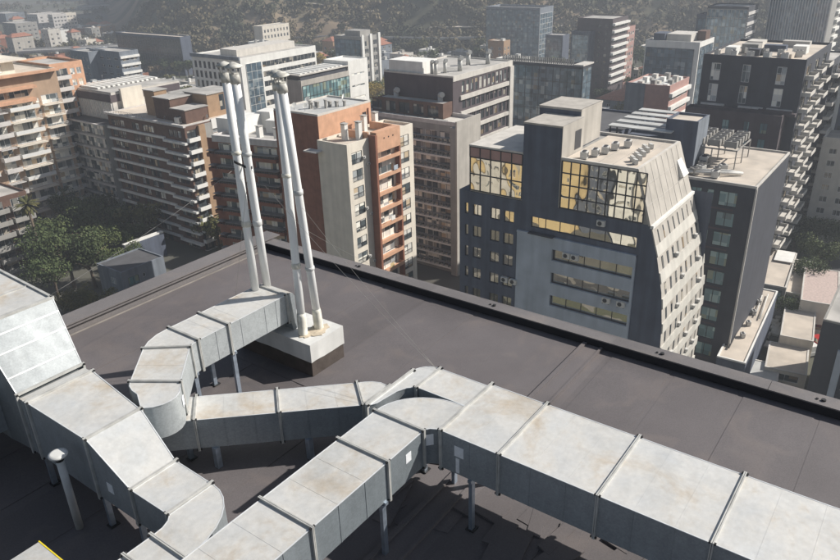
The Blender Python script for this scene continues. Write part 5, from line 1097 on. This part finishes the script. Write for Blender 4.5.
b = simple('office_tower', 'slim tower of blue glass with white fins left of centre', (361, 38), 330, 16, 13, 'concrete', 3.3, Lw=dict(n=5, cw='glass_blue', rows=10, z0=8), Rw=dict(n=2, w=2.6, h=2.2, gm='glass_dark'))
q = MB(); [b.band('R', u, u+1.4, 4, b.H+1.2, .5, 'offwhite', mb=q) for u in (0, 5.6, 11.4)]; q.build('white_fin', M['offwhite'], b.r); b.box('plant_room', (3, 3, b.H+.07), (10, 12, b.H+2.5), 'concrete')
b = simple('glass_tower', 'tall blue glass tower standing before the wooded hill', (540, 10), 420, 34, 16, 'slate_l', 3.5, Lw=dict(n=10, cw='glass_blue', rows=9, s0=.1, s1=33.9, top=.2, mw=.16, z0=4), Rw=dict(n=5, cw='glass_blue', rows=9, top=2, z0=4, fm='frame_w'), par=1.2)
b = simple('glass_tower', 'lower shaded glass block joined to the right of the tall blue glass tower', (563, 36), 405, 10, 8, 'slate', 3.5, Lw=dict(n=4, cw='glass_blue', rows=6, z0=4), par=.4)
b = simple('office_building', 'dark mirrored office with roof screen, right of the tan office', (583, 68), 215, 27.5, 6, 'dark', 3.6, Lw=dict(n=12, cw='glass_blue', rows=7, s0=.1, s1=27.4, top=.3, mw=.14), Rw=dict(n=2, cw='glass_blue', rows=7, s0=.1, s1=5.9, top=.3))
q = MB(); [q.box((.2+.0*k, 3.0+k*.62, b.H+.55), (.35, 3.4+k*.62, b.H+2.2)) for k in range(38)]; q.build('roof_screen', M['concrete'], b.r)
b.box('roof_slab', (-.6, -.4, b.H+.51), (6.5, 2.6, b.H+.9), 'concrete_l')
simple('apartment_tower', 'dark brown tower whose sunny side is striped with white balconies', (613, 20), 330, 16, 17, 'purple', 3.0, Lw=dict(n=2, w=1.2, h=1.4, gm='glass_dark', fm='frame_d', s0=1, s1=7), Rw=dict(n=3, w=3.6, h=1.7, st='ribbon', gm='glass_dark', band='offwhite', out=1.2), cat='apartment building')
simple('apartment_tower', 'lower glazed shoulder at the left of the striped brown tower', (590, 33), 328, 8.5, 8, 'slate', 3.0, Lw=dict(n=3, cw='glass_blue', rows=12, z0=4, fm='concrete'), cat='apartment building')
simple('apartment_tower', 'pinkish slim tower behind the white striped balconies', (628, 28), 350, 5, 9, 'pink', 3.0, Rw=dict(n=3, w=1.6, h=1.4), cat='apartment building')
b = simple('office_building', 'glass office with pale frame and dark plant room, upper right', (700, 44), 260, 18, 16, 'offwhite', 3.6, Lw=dict(n=8, cw='glass_blue', rows=9, s0=1.6, s1=17.6, top=1.8, z0=4), Rw=dict(n=3, cw='glass_blue', rows=9, s0=.8, s1=15.2, top=1.2, z0=3))
b.box('plant_room', (3, 4, b.H+.07), (13, 12, b.H+2.4), 'concrete_l'); b.box('plant_room', (1.5, 12.2, b.H+.07), (8, 16, b.H+2.6), 'slate'); b.box('plant_room', (9, 1, b.H+.07), (14, 3.8, b.H+3.0), 'brown')
b = simple('apartment_block', 'dusty pink and grey block with white louvred floors on its sunny side', (670, 88), 190, 11, 15, 'pink', 3.2, Rw=dict(n=3, w=4.0, h=1.6, st='ribbon', gm='glass_dark', band='offwhite', out=.8), roof='zinc_roof')
q = MB(); b.band('L', 6.2, 11.2, .1, b.H+.6, .12, 'slate_l', mb=q); q.build('grey_part', M['slate_l'], b.r)
for k in range(12): q = MB(); q.box((1+(k % 4)*3.4, 1+(k//4)*3.2, b.H+.07), (2.6+(k % 4)*3.4, 2.2+(k//4)*3.2, b.H+.6+(k*7 % 5)*.25)); q.build('roof_box', M[['offwhite', 'concrete', 'concrete_l'][k % 3]], b.r)
b = simple('office_tower', 'dark office tower with a fine pale window lattice at upper right', (749, 8), 300, 14.5, 14, 'dark', 3.6, Lw=dict(n=10, cw='glass_blue', rows=12, s0=.2, s1=14.3, z0=4, top=.6, fm='concrete', mw=.22), Rw=dict(n=3, w=3.4, h=1.2, st='ribbon', gm='glass_dark', band='slab', out=.25))
simple('office_tower', 'shorter dark glass wing left of the latticed office tower', (719, 16), 305, 8, 8, 'slate', 3.6, Lw=dict(n=4, cw='glass_blue', rows=10, z0=4), Rw=dict(n=2, cw='glass_blue', rows=10, z0=4))
b = Bld('office_tower', 'very tall ribbed grey tower leaving the top of the photo at right', 'office building', 326, 45.5, 16, 24, 22, 'concrete')
curtain(b, 'L', .3, 21.7, 4, b.H-2, 22, 1, 'glass_blue', 'slab', .5, mw=.35)
for k in range(22): q = MB(); b.band('R', 14, 24, 3+3.2*k, 4.2+3.2*k, 1.0, 'offwhite', mb=q); q.build('balcony_band', M['offwhite'], b.r)
b.finish('roof_grey', 1)
b = simple('apartment_block', 'mid grey apartment block with pale edged balconies at upper left', (119, 53), 335, 22, 9, 'slate_l', 3.2, Lw=dict(n=4, w=2.6, h=1.0, gm='glass_dark', st='ribbon', rows=6), Rw=dict(n=2, w=3, h=1.6, gm='glass_dark', band='offwhite', out=.6), cat='apartment building')
simple('apartment_block', 'grey block adjoining the pale edged one, farther left', (88, 53), 345, 14, 8, 'slate_l', 3.2, Lw=dict(n=5, w=1.2, h=1.3, gm='glass_dark'), cat='apartment building')
simple('office_building', 'very long dark ivy coloured building at the foot of the hill', (180, 38), 440, 62, 7, 'slate', 3.4, Lw=dict(n=26, cw='glass_far', rows=4, z0=2, mw=.4), par=.6, roof='roof_sand')
simple('church_building', 'low pinkish building with arched white roofs at the foot of the hill', (172, 38), 470, 9, 12, 'cream', 3.4, Rw=dict(n=5, w=1.4, h=2, gm='glass_dark', rows=3), cat='building')
simple('school_building', 'low sandy building in front of the highway left of centre', (262, 27), 500, 8, 24, 'cream', 3.6, Rw=dict(n=8, w=1.4, h=2, gm='glass_dark', rows=2), cat='building')
for i, (px, py, D, L_, W_, h) in enumerate([(37, 15, 800, 20, 26, 30), (52, 15, 790, 8, 14, 34), (62, 14, 800, 7, 14, 38), (5, 14, 900, 30, 20, 30), (15, 24, 700, 22, 18, 22), (86, 7, 1050, 20, 20, 40), (98, 6, 1100, 14, 18, 38), (72, 4, 1200, 24, 20, 45), (28, 4, 1300, 30, 22, 50), (110, 4, 1250, 30, 22, 50), (48, 3, 1250, 16, 16, 44)]):
    lb = ['wide grey block, largest of the hazy apartment blocks at upper left', 'slim pale slab right beside the wide hazy block', 'sandy slab, rightmost of the three hazy blocks together', 'hazy broad block touching the upper left edge', 'lower hazy block near the left edge in front of the broad one', 'faint tower by the left foot of the hill', 'faint tower just left of the wooded slope', 'faint distant tower, third from the slope at the top', 'faintest tower near the top left corner', 'faint tower partly behind the wooded slope', 'faint narrow tower above the hazy group of three'][i]
    simple('apartment_block', lb, (px, py), D, L_, W_, ['slab', 'slab', 'cream', 'slate_l', 'concrete', 'concrete', 'slab', 'concrete', 'slate_l', 'concrete', 'concrete'][i], 3.2, Lw=dict(n=5, w=1.8, h=1.4, gm='glass_dark', rows=6), Rw=dict(n=4, w=2, h=1.4, gm='glass_dark', rows=5), cat='apartment building')
# ================================================================ GROUND, ROADS, HILL
g = MB(); g.box((-700, -900, GZ-.6), (3300, 3300, GZ)); o = g.build('ground', mat('city_ground', (.115, .11, .095), .95, 0, .3, .02, c2=(.075, .08, .05))); o['kind'] = 'structure'
def road(p0, p1, w_, name='road', mark=True):
    p0 = Vector((*p0, 0)); p1 = Vector((*p1, 0)); d = (p1-p0).normalized(); n = Vector((-d.y, d.x, 0))
    q = MB(); A, B, C_, D_ = p0-n*w_/2, p1-n*w_/2, p1+n*w_/2, p0+n*w_/2; q.hexa([(*v.xy, GZ+.004) for v in (A, B, C_, D_)]+[(*v.xy, GZ+.012) for v in (A, B, C_, D_)]); o = q.build(name, M['asphalt']); o['kind'] = 'structure'
    q = MB()
    for s in (-1, 1):
        a_, b_ = (w_/2)*s, (w_/2+2.2)*s; V = [p0+n*a_, p1+n*a_, p1+n*b_, p0+n*b_]; V = V if s > 0 else [V[3], V[2], V[1], V[0]]
        q.hexa([(*v.xy, GZ+.013) for v in V]+[(*v.xy, GZ+.14) for v in V])
    o = q.build('pavement', M['paving']); o['kind'] = 'structure'
    if mark:
        q = MB(); L_ = (p1-p0).length; k = 0
        while k < L_-3: V = [p0+d*k-n*.08, p0+d*(k+2.5)-n*.08, p0+d*(k+2.5)+n*.08, p0+d*k+n*.08]; q.hexa([(*v.xy, GZ+.0125) for v in V]+[(*v.xy, GZ+.018) for v in V]); k += 6
        o = q.build('road_markings', M['road_paint']); o['kind'] = 'structure'
road((140, -60), (300, 2), 9); road((15, 30), (15.1, 420), 9); road((30, 131), (66, 131), 6)
road((165, -40), (165.1, 14), 8); road((30, 60), (69, 60.1), 8); road((100, 108), (260, 130), 10); road((230, -60), (235, 470), 11); road((60, 220), (420, 235), 11)
# raised highway at the foot of the hill
hw = thing('highway_viaduct', 'long raised grey highway along the foot of the hill', 'viaduct', (400, 300, GZ))
def hp(px, py): v = at(px, py, GZ+8); return v
P = [hp(x, y) for x, y in ((20, 52), (120, 47), (215, 41), (330, 36), (440, 38), (530, 36), (640, 28))]
q = MB()
for a_, b_ in zip(P, P[1:]): q.bar(a_-Vector((400, 300, GZ)), b_-Vector((400, 300, GZ)), 14, 1.1)
q.build('deck', M['concrete'], hw); q = MB()
for a_, b_ in zip(P, P[1:]):
    for k in range(4): v = a_.lerp(b_, k/4)-Vector((400, 300, GZ)); q.box((v.x-1, v.y-1, 0), (v.x+1, v.y+1, 7.4))
q.build('pier', M['concrete'], hw)
q = MB()
n = Vector((0, 0, 0))
for a_, b_ in zip(P, P[1:]):
    d = (b_-a_).normalized(); s = Vector((-d.y, d.x, 0))*6.9
    for sg in (-1, 1): q.bar(a_+s*sg+Vector((0, 0, .95))-Vector((400, 300, GZ)), b_+s*sg+Vector((0, 0, .95))-Vector((400, 300, GZ)), .3, .8)
q.build('barrier', M['slab'], hw)
from mathutils import noise as mn
FW2 = Vector((math.cos(YAW), math.sin(YAW)))
def hill_z(x, y):
    r = math.hypot(x, y); a_ = math.degrees(math.atan2(y, x)); e = a_   # slope begins along an arc, ends to the left at azimuth 61
    side = max(0., min(1., (58.5-e)/7.5)); side = side*side*(3-2*side)
    base = 490+14*math.sin(e*.16)+ (40 if e < 18 else 0)*0
    h = max(0, r-base)*.46
    h = h if h < 95 else 95+(h-95)*.25
    h *= side; v = Vector((x*.012, y*.012, 3.)); 
    return h*(1+.35*mn.noise(v))+min(h, 12)*.35*mn.noise(Vector((x*.045, y*.045, 1)))
nr, na = 70, 170; q = MB(); q.v = []
for i in range(nr):
    r = 470+ (i/nr)**1.6*900
    for j in range(na): e = math.radians(-28+ (92)*j/(na-1)); x, y = r*math.cos(e), r*math.sin(e); q.v.append((x, y, GZ-.5+hill_z(x, y) + (0.0 if i else -1)))
for i in range(nr-1):
    for j in range(na-1): k = i*na+j; q.f.append((k, k+na, k+na+1, k+1)); q.m.append(0); q.sm.append(True)
o = q.build('hill', mat('dry_hillside', (.25, .19, .13), .95, 0, .3, .03, c2=(.085, .082, .05))); o['kind'] = 'structure'  # hillside lightened too, haze painted into its colour
# zigzag tracks on the hill
for k, pts in enumerate([[(300, 3), (330, 6), (352, 8), (372, 12)], [(470, 47), (520, 44), (575, 36), (640, 30)], [(430, 28), (500, 27), (560, 27), (610, 24)]]):
    V = []
    for (px, py) in pts:
        d = ray(px, py); t_ = 300
        while t_ < 1500:
            p = Vector((0, 0, H))+d*t_
            if p.z < GZ+hill_z(p.x, p.y): break
            t_ += 1
        V.append(p+Vector((0, 0, .6)))
    q = MB(); [q.bar(a_, b_, 5, .5) for a_, b_ in zip(V, V[1:])]; o = q.build('path', M['roof_sand']); o['kind'] = 'structure'
# ================================================================ TREES
def crown(a, c, r, n, s, seed, flat=.75, mi=0):
    rr = random.Random(seed); lob = [(Vector((rr.gauss(0, .42), rr.gauss(0, .42), rr.uniform(-.25, .45)*flat)), rr.uniform(.38, .62)) for _ in range(9)]
    for i in range(n):
        lc, lr = rr.choice(lob); d = Vector((rr.gauss(0, 1), rr.gauss(0, 1), rr.gauss(0, 1))).normalized()*(lr*rr.uniform(.55, 1.05))
        p = c+Vector(((lc.x+d.x)*r, (lc.y+d.y)*r, (lc.z+d.z*.9)*r)); nrm = (d.normalized()+Vector((rr.gauss(0, .6), rr.gauss(0, .6), rr.gauss(0, .6)))).normalized()
        u = nrm.orthogonal().normalized(); u.rotate(Matrix.Rotation(rr.uniform(0, 6.3), 3, nrm)); v = nrm.cross(u); z = s*rr.uniform(.6, 1.3)
        a.face([p-u*z, p+v*z*.55, p+u*z*.9, p-v*z*.6], mi)
def tree_meshes(seed, h=9., r=4., n=3000, s=.22):
    rr = random.Random(seed); t_ = MB(); top = Vector((rr.gauss(0, .3), rr.gauss(0, .3), h*.62)); t_.tube([(0, 0, 0), (top.x*.3, top.y*.3, h*.3), top], [.28, .2, .1], 8)
    for k in range(6): a_ = k*1.05+rr.random(); z = h*(.3+.05*k); t_.tube([(top.x*.3, top.y*.3, z), (math.cos(a_)*r*.35, math.sin(a_)*r*.35, z+h*.14), (math.cos(a_)*r*.65, math.sin(a_)*r*.65, z+h*.22)], [.11, .07, .03], 6)
    c = MB(); crown(c, Vector((0, 0, h*.62)), r, n, s, seed+50)
    return t_, c
TV = []
for i in range(4): tm, cm = tree_meshes(i+1); TV.append((tm.mesh('trunk', [M['bark']]), {k: cm.mesh('crown', [M[k]]) for k in ('leaf', 'leaf_dark', 'leaf_olive', 'leaf_yellow', 'leaf_brown')}))
TM = []
for i in range(4): tm, cm = tree_meshes(i+20, 8, 3.6, 700, .45); TM.append((tm.mesh('trunk', [M['bark']]), {k: cm.mesh('crown', [M[k]]) for k in ('leaf', 'leaf_dark', 'leaf_olive', 'leaf_yellow', 'leaf_brown')}))
def tree(p, s, kind, label, group, V=TV, i=0, sz=None):
    t_ = thing('broadleaf_tree', label, 'tree', p, i*1.7, group); t_.scale = (s, s, sz or s); inst('trunk', V[i % 4][0], t_); inst('crown', V[i % 4][1][kind], t_); return t_
gl = 'garden trees below the brown tower'
near = [((68, 262), 1.15, 'leaf_dark', 'large dark tree filling the garden left of the white walled house'), ((85, 232), 1.15, 'leaf', 'tree with sunlit crown against the striped grey office'), ((103, 240), .85, 'leaf', 'small sunlit tree touching the grey court wall'), ((72, 215), 1.0, 'leaf_dark', 'tree deep in the shade under the cream balcony block'), ((66, 244), .7, 'leaf_brown', 'dry brownish tree below the palm'), ((90, 262), 1.0, 'leaf_dark', 'dark tree just left of the white walled house'), ((52, 275), .9, 'leaf_dark', 'dark tree low at the left, above the plenum'), ((112, 255), .7, 'leaf', 'little tree leaning over the grey court wall'), ((60, 240), 1.0, 'leaf', 'tree in the middle of the shaded garden'), ((100, 213), .8, 'leaf_dark', 'tree at the foot of the striped grey office')]
for i, (px, s, k, lb) in enumerate(near): p = at(*px, GZ+6); tree((p.x, p.y, GZ), s*1.35, k, lb, gl, TV, i, s*1.4)
for i, (px, s, lb) in enumerate([((72, 300), .75, 'olive tree with yellowish crown at the foot of our roof edge, left one'), ((88, 293), .65, 'olive tree with yellowish crown at the foot of our roof edge, right one')]): p = at(*px, GZ+6); tree((p.x, p.y, GZ), s, 'leaf_olive', lb, 'olive trees under our roof edge', TV, i+2, s*1.3)
# palm
px_, pz_ = ony(27, 205, 150); pp = Vector((px_, 150, pz_)); t_ = thing('palm_tree', 'tall palm tree in front of the cream balcony block', 'palm tree', (pp.x, pp.y, GZ)); PH = pp.z-GZ; a = MB(); a.tube([(0, 0, 0), (.2, .1, PH/2), (0, 0, PH)], [.35, .27, .25], 10); a.build('trunk', M['bark'], t_)
a = MB(); rr = random.Random(9)
for k in range(46):
    az_ = k*2.4; el_ = rr.uniform(-.75, 1.25); L_ = rr.uniform(2.4, 3.2); pts = []; d = Vector((math.cos(az_)*math.cos(el_), math.sin(az_)*math.cos(el_), math.sin(el_))); p = Vector((0, 0, PH+.1)); side = Vector((-math.sin(az_), math.cos(az_), 0))
    for j in range(7): pts.append(p.copy()); p = p+d*(L_/6); d = (d+Vector((0, 0, -.16))).normalized()
    for j in range(6):
        w0, w1 = .34*math.sin(PI*(j+.4)/7), .34*math.sin(PI*(j+1.4)/7) if j < 5 else .02
        for sg in (-1, 1): a.face([pts[j], pts[j+1], pts[j+1]+side*sg*w1-Vector((0, 0, .25*w1)), pts[j]+side*sg*w0*1.0-Vector((0, 0, .25*w0))])
a.build('fronds', M['leaf_olive'], t_)
right = [((830, 215), 1.0, 'leaf_dark', 'street tree in deep shade at the right border, upper one'), ((815, 232), .9, 'leaf_dark', 'street tree in deep shade beyond the pavilions'), ((822, 258), 1.0, 'leaf', 'street tree right of the pavilions'), ((812, 275), .9, 'leaf_dark', 'street tree beside the white front roof panel'), ((796, 308), .7, 'leaf', 'small tree in the gap below the pavilions'), ((836, 240), 1.1, 'leaf_dark', 'street tree at the right border, lower one'), ((795, 240), .8, 'leaf_dark', 'tree by the striped lawn under the slanting balconies')]
for i, (px, s, k, lb) in enumerate(right): p = at(*px, GZ+4); tree((p.x, p.y, GZ), s, k, lb, 'street trees at the right', TV, i+1)
p = at(380, 92, GZ+5)
for i, (px, k, s, lb) in enumerate([((378, 96), 'leaf_yellow', 1.3, 'autumn yellow tree left of the tan office'), ((386, 87), 'leaf_yellow', 1.1, 'smaller autumn yellow tree behind the first one'), ((374, 108), 'leaf', 1.0, 'green tree on the street below the autumn trees'), ((372, 84), 'leaf', 1.2, 'green tree beside the white end wall of the glass office')]): p = at(*px, GZ+5); tree((p.x, p.y, GZ), s, k, lb, 'trees by the tan office', TV, i)
lawn = MB(); p = at(815, 243, GZ); lawn.box((-7, -1.6, 0), (7, 1.6, .15)); o = lawn.build('lawn', mat('lawn_grass', (.08, .12, .03), .95), None, (p.x, p.y, GZ+.02)); tag(o, None, None, None, 'structure')
# ---- low houses and trees of the middle distance
def overlap(x, y, w_, d_, pad=3):
    for (X, Y, W_, D_, _) in REG:
        if x < X+W_+pad and x+w_ > X-pad and y < Y+D_+pad and y+d_ > Y-pad: return True
    return False
from bpy_extras.object_utils import world_to_camera_view as wcv
def scr(p):
    v = p-Vector((0, 0, H)); w_ = v.dot(FWD); return 420+FPX*v.dot(RGT)/w_, 280-FPX*v.dot(UPV)/w_, w_
LM = [(n_, scr(Vector((x, y, GZ+20)))) for n_, x, y in [('the white grid slab', 175, 195), ('the blue glass office', 145, 140), ('the slim finned tower', 255, 225), ('the tan office', 135, 92), ('the tall blue glass tower', 385, 205), ('the mirrored office', 200, 98), ('the striped brown tower', 308, 132), ('the pale framed glass office', 255, 80), ('the dusty pink block', 188, 63), ('the orange framed wing', 98, 190), ('the latticed tower', 298, 75), ('the long ivy coloured building', 310, 360), ('the pale edged grey block', 190, 280), ('the charcoal tower', 160, 32), ('the hazy apartment group', 370, 700)]]
cand = []
rr = random.Random(21); walls = [('cream', 'cream'), ('offwhite', 'white'), ('concrete', 'grey'), ('panel', 'pale'), ('offwhite', 'white'), ('concrete_l', 'light grey'), ('tanbrick', 'tan'), ('slate_l', 'bluish'), ('brick', 'brick')]
roofs = [('roof_grey', 'grey roofed'), ('roof_sand', 'sand roofed'), ('zinc_roof', 'pale metal roofed'), ('roof_tile', 'red roofed'), ('roof_dark', 'dark roofed')]
tries = 0
while len(cand) < 260 and tries < 9000:
    tries += 1; r = 135+rr.random()**.8*(640 if tries % 3 else 345); e = math.radians(rr.uniform(3, 70)); x, y = r*math.cos(e), r*math.sin(e)
    x = round(x/13)*13+rr.uniform(-1, 1); y = round(y/13)*13+rr.uniform(-1, 1); w_ = rr.uniform(6.5, 11.5)*(1+.5*(rr.random() < .15)); d_ = rr.uniform(6.5, 12); 
    if hill_z(x+w_, y+d_) > .5 or overlap(x, y, w_, d_, 2): continue
    s0 = scr(Vector((x+w_/2, y+d_/2, GZ+5)))
    if not (-20 < s0[0] < 860 and -5 < s0[1] < 260): continue
    if math.hypot(x, y) < 175 and s0[0] < 470 and s0[1] > 105: continue
    z = rr.choice([3.6, 4, 4, 6.5, 6.5, 7, 7, 9.5])+(rr.random() < .06)*8; REG.append((x, y, w_, d_, '')); cand.append((x, y, w_, d_, z, rr.choice(walls), rr.choice(roofs), s0))
cnt = {}
cand.sort(key=lambda c: c[7][2])
ordn = ['nearest', 'second nearest', 'third nearest', 'fourth nearest', 'fifth nearest', 'sixth nearest', 'seventh nearest', 'eighth nearest', 'ninth nearest', 'tenth nearest', 'eleventh nearest', 'twelfth nearest']
def where(s0):
    n_, s1 = min(LM, key=lambda L_: math.hypot(L_[1][0]-s0[0], (L_[1][1]-s0[1])*2)); side = 'left' if s0[0] < s1[0] else 'right'; depth = 'beyond' if s0[2] > s1[2] else 'before'; return f'{side} of and {depth} {n_}'
for (x, y, w_, d_, z, wl, rf, s0) in cand:
    key = f'{wl[1]} {rf[1]} building {where(s0)}'; k = cnt.get(key, 0); cnt[key] = k+1
    lb = ('' if k == 0 else ordn[k]+' ')+key
    b = Bld('low_building', lb, 'building', x, y, GZ+z, w_, d_, wl[0], group='low buildings of the middle distance')
    rows = max(1, int(z/3.1)); n_ = 3 if s0[2] < 330 else 2
    for f in 'RL':
        for j in range(rows):
            for i in range(n_): S = b.span(f); c_ = S*(i+.5)/n_; b.win(f, round(c_-.8, 2), round(c_+.8, 2), 1+j*3.05, 2.5+j*3.05, style='slide', gm='glass_dark')
    b.finish(rf[0], .4 if rf[0] != 'roof_tile' else .1)
    if rf[0] == 'roof_tile': q = MB(); H_ = b.H+.11; q.f = [(0, 1, 5, 4), (1, 2, 5), (2, 3, 4, 5), (3, 0, 4)]; q.v = [(-.4, -.4, H_), (w_+.4, -.4, H_), (w_+.4, d_+.4, H_), (-.4, d_+.4, H_), (3, d_/2, H_+2.2), (w_-3, d_/2, H_+2.2)]; q.m = [0]*4; q.sm = [False]*4; q.build('pitched_roof', M['roof_tile'], b.r)
    else:
        q = MB(); ax_, ay_ = rr.uniform(1, w_-1), rr.uniform(1, d_-1); q.tube([(ax_, ay_, b.H+.06), (ax_, ay_, b.H+3.2)], .04, 5); q.bar((ax_-.6, ay_, b.H+2.9), (ax_+.6, ay_, b.H+2.9), .05); q.build('antenna', M['rail'], b.r)
        for i in range(2): px, py = rr.uniform(1, w_-3), rr.uniform(1, d_-3); q = MB(); q.box((px, py, b.H+.07), (px+rr.uniform(.8, 2.5), py+rr.uniform(.8, 2.5), b.H+rr.uniform(.8, 2.0))); q.build('roof_box', M[rr.choice(['offwhite', 'concrete', 'zinc_roof'])], b.r)
cnt = {}; tl = []
tries = 0
while len(tl) < 295 and tries < 9000:
    tries += 1; r = 140+rr.random()*360; e = math.radians(rr.uniform(2, 70)); x, y = r*math.cos(e), r*math.sin(e)
    if overlap(x-2, y-2, 4, 4, .5) or hill_z(x, y) > .5: continue
    s0 = scr(Vector((x, y, GZ+6)))
    if -10 < s0[0] < 850 and -5 < s0[1] < 250: tl.append((x, y, s0))
tl.sort(key=lambda c: c[2][2])
kinds = [('leaf', 'green'), ('leaf_dark', 'dark'), ('leaf_olive', 'olive'), ('leaf', 'green'), ('leaf_brown', 'dry brown'), ('leaf_yellow', 'yellowing')]
for i, (x, y, s0) in enumerate(tl):
    kd = kinds[rr.choice([0, 0, 1, 1, 2, 2, 3, 4, 0, 1, 2, 5 if rr.random() < .4 else 2])]; s = rr.uniform(.8, 1.5); sz_ = 'small' if s < 1.0 else 'mid sized' if s < 1.25 else 'big'
    key = f'{sz_} {kd[1]} tree {where(s0)}'; k = cnt.get(key, 0); cnt[key] = k+1; lb = ('' if k == 0 else ordn[min(k, 11)]+' ')+key
    tree((x, y, GZ), s, kd[0], lb, 'single trees of the middle distance', TM, i)
# woodland that reads as one mass: foot of the hill, hillside, far flat
def woods(name, label, pts, s, seed):
    rr = random.Random(seed); q = MB()
    for (x, y, z, r_) in pts:
        c = Vector((x, y, z+r_*.75)); n_ = 34
        for i in range(n_):
            d = Vector((rr.gauss(0, 1), rr.gauss(0, 1), rr.gauss(0, 1)*.8+.25)).normalized(); p = c+Vector((d.x*r_, d.y*r_, d.z*r_*.95))*rr.uniform(.7, 1.05); nrm = (d+Vector((rr.gauss(0, .45), rr.gauss(0, .45), rr.gauss(0, .45)))).normalized(); u = nrm.orthogonal().normalized(); v = nrm.cross(u); z_ = s*r_*rr.uniform(.7, 1.25)
            q.face([p-u*z_, p+v*z_*.7, p+u*z_*.8, p-v*z_*.7])
    o = q.build(name, M['leaf_far']); return tag(o, label, 'woodland', None, 'stuff')
pts = []
for i in range(7000):
    r = 482+rr.random()**1.3*200; e = math.radians(rr.uniform(-3, 63)); x, y = r*math.cos(e), r*math.sin(e); hz = hill_z(x, y); dn = mn.noise(Vector((x*.02, y*.02, 7)))
    if hz < .3 and rr.random() > .25: continue
    if dn < -.2 and rr.random() < .5: continue
    pts.append((x, y, GZ+hz-.6, rr.uniform(1.6, 3.8)))
woods('hillside_trees', 'haze-paled green trees and scrub covering the hill across the top', pts, .36, 3)
pts = []
for i in range(2600):
    r = 330+rr.random()*900; e = math.radians(rr.uniform(2, 72)); x, y = r*math.cos(e), r*math.sin(e)
    if hill_z(x, y) > .3 or overlap(x-2, y-2, 4, 4, 1): continue
    if mn.noise(Vector((x*.01, y*.01, 2))) < -.15: continue
    pts.append((x, y, GZ-.3, rr.uniform(2.4, 4.2)))
woods('far_trees', 'mass of trees between the far low buildings before the hill', pts, .36, 4)
# cars
rr = random.Random(8); ks = ['white', 'grey', 'black', 'silver', 'blue', 'red']
for i in range(9):
    v = Vector((100, 108)).lerp(Vector((260, 130)), .12+.09*i); k_ = ks[i % 6]; car(k_, (v.x, v.y+(2.4 if i % 2 else -2.6), GZ+.02), .14, f'{k_} car on the street left of the tan office, {words[i]} from the near end')
for i in range(6): k_ = ks[(i*2+1) % 6]; car(k_, (148+i*14, -56.5+ (i*14)*.3875+(0 if i % 2 else 3.2), GZ+.02), .37, f'{k_} car in the shaded street at the right, {words[i]} from the near end')
# ================================================================ HAZE
q = MB(); q.box((-750, -950, GZ-1.6), (3350, 3350, 140)); hz = bpy.data.materials.new('haze_air'); hz.use_nodes = True; N = hz.node_tree.nodes; N.remove(N['Principled BSDF'])
vp = N.new('ShaderNodeVolumePrincipled'); vp.inputs['Color'].default_value = (.82, .88, .97, 1); vp.inputs['Density'].default_value = .00062; vp.inputs['Anisotropy'].default_value = .2
hz.node_tree.links.new(vp.outputs[0], N['Material Output'].inputs['Volume'])
o = q.build('haze', hz); tag(o, None, None, None, 'stuff'); o['label'] = 'thin pale haze over the whole city'; o['category'] = 'haze'
# ================================================================ LIGHT
w = bpy.data.worlds.new('World'); scn.world = w; w.use_nodes = True; nt = w.node_tree
sky = nt.nodes.new('ShaderNodeTexSky'); sky.sky_type = 'NISHITA'; sky.sun_disc = False
SD = Vector((-.97, .88, -1.0)).normalized()        # direction the light travels
el = math.asin(-SD.z); az = math.atan2(-SD.y, -SD.x)  # azimuth of the sun in x,y
sky.sun_elevation = el; sky.sun_rotation = PI/2-az
sky.air_density = 1.2; sky.dust_density = 1.5
bg = nt.nodes['Background']; bg.inputs['Strength'].default_value = .05
nt.links.new(sky.outputs[0], bg.inputs['Color'])
sl = bpy.data.lights.new('sun', 'SUN'); sl.energy = 5.0; sl.angle = math.radians(.53); sl.color = (1, .95, .88)
so = bpy.data.objects.new('sun', sl); col.objects.link(so); so.rotation_euler = SD.to_track_quat('-Z', 'Y').to_euler()
vs = scn.view_settings; vs.view_transform = 'Standard'; vs.look = 'None'; vs.gamma = 1; vs.exposure = .5; vs.use_curve_mapping = False
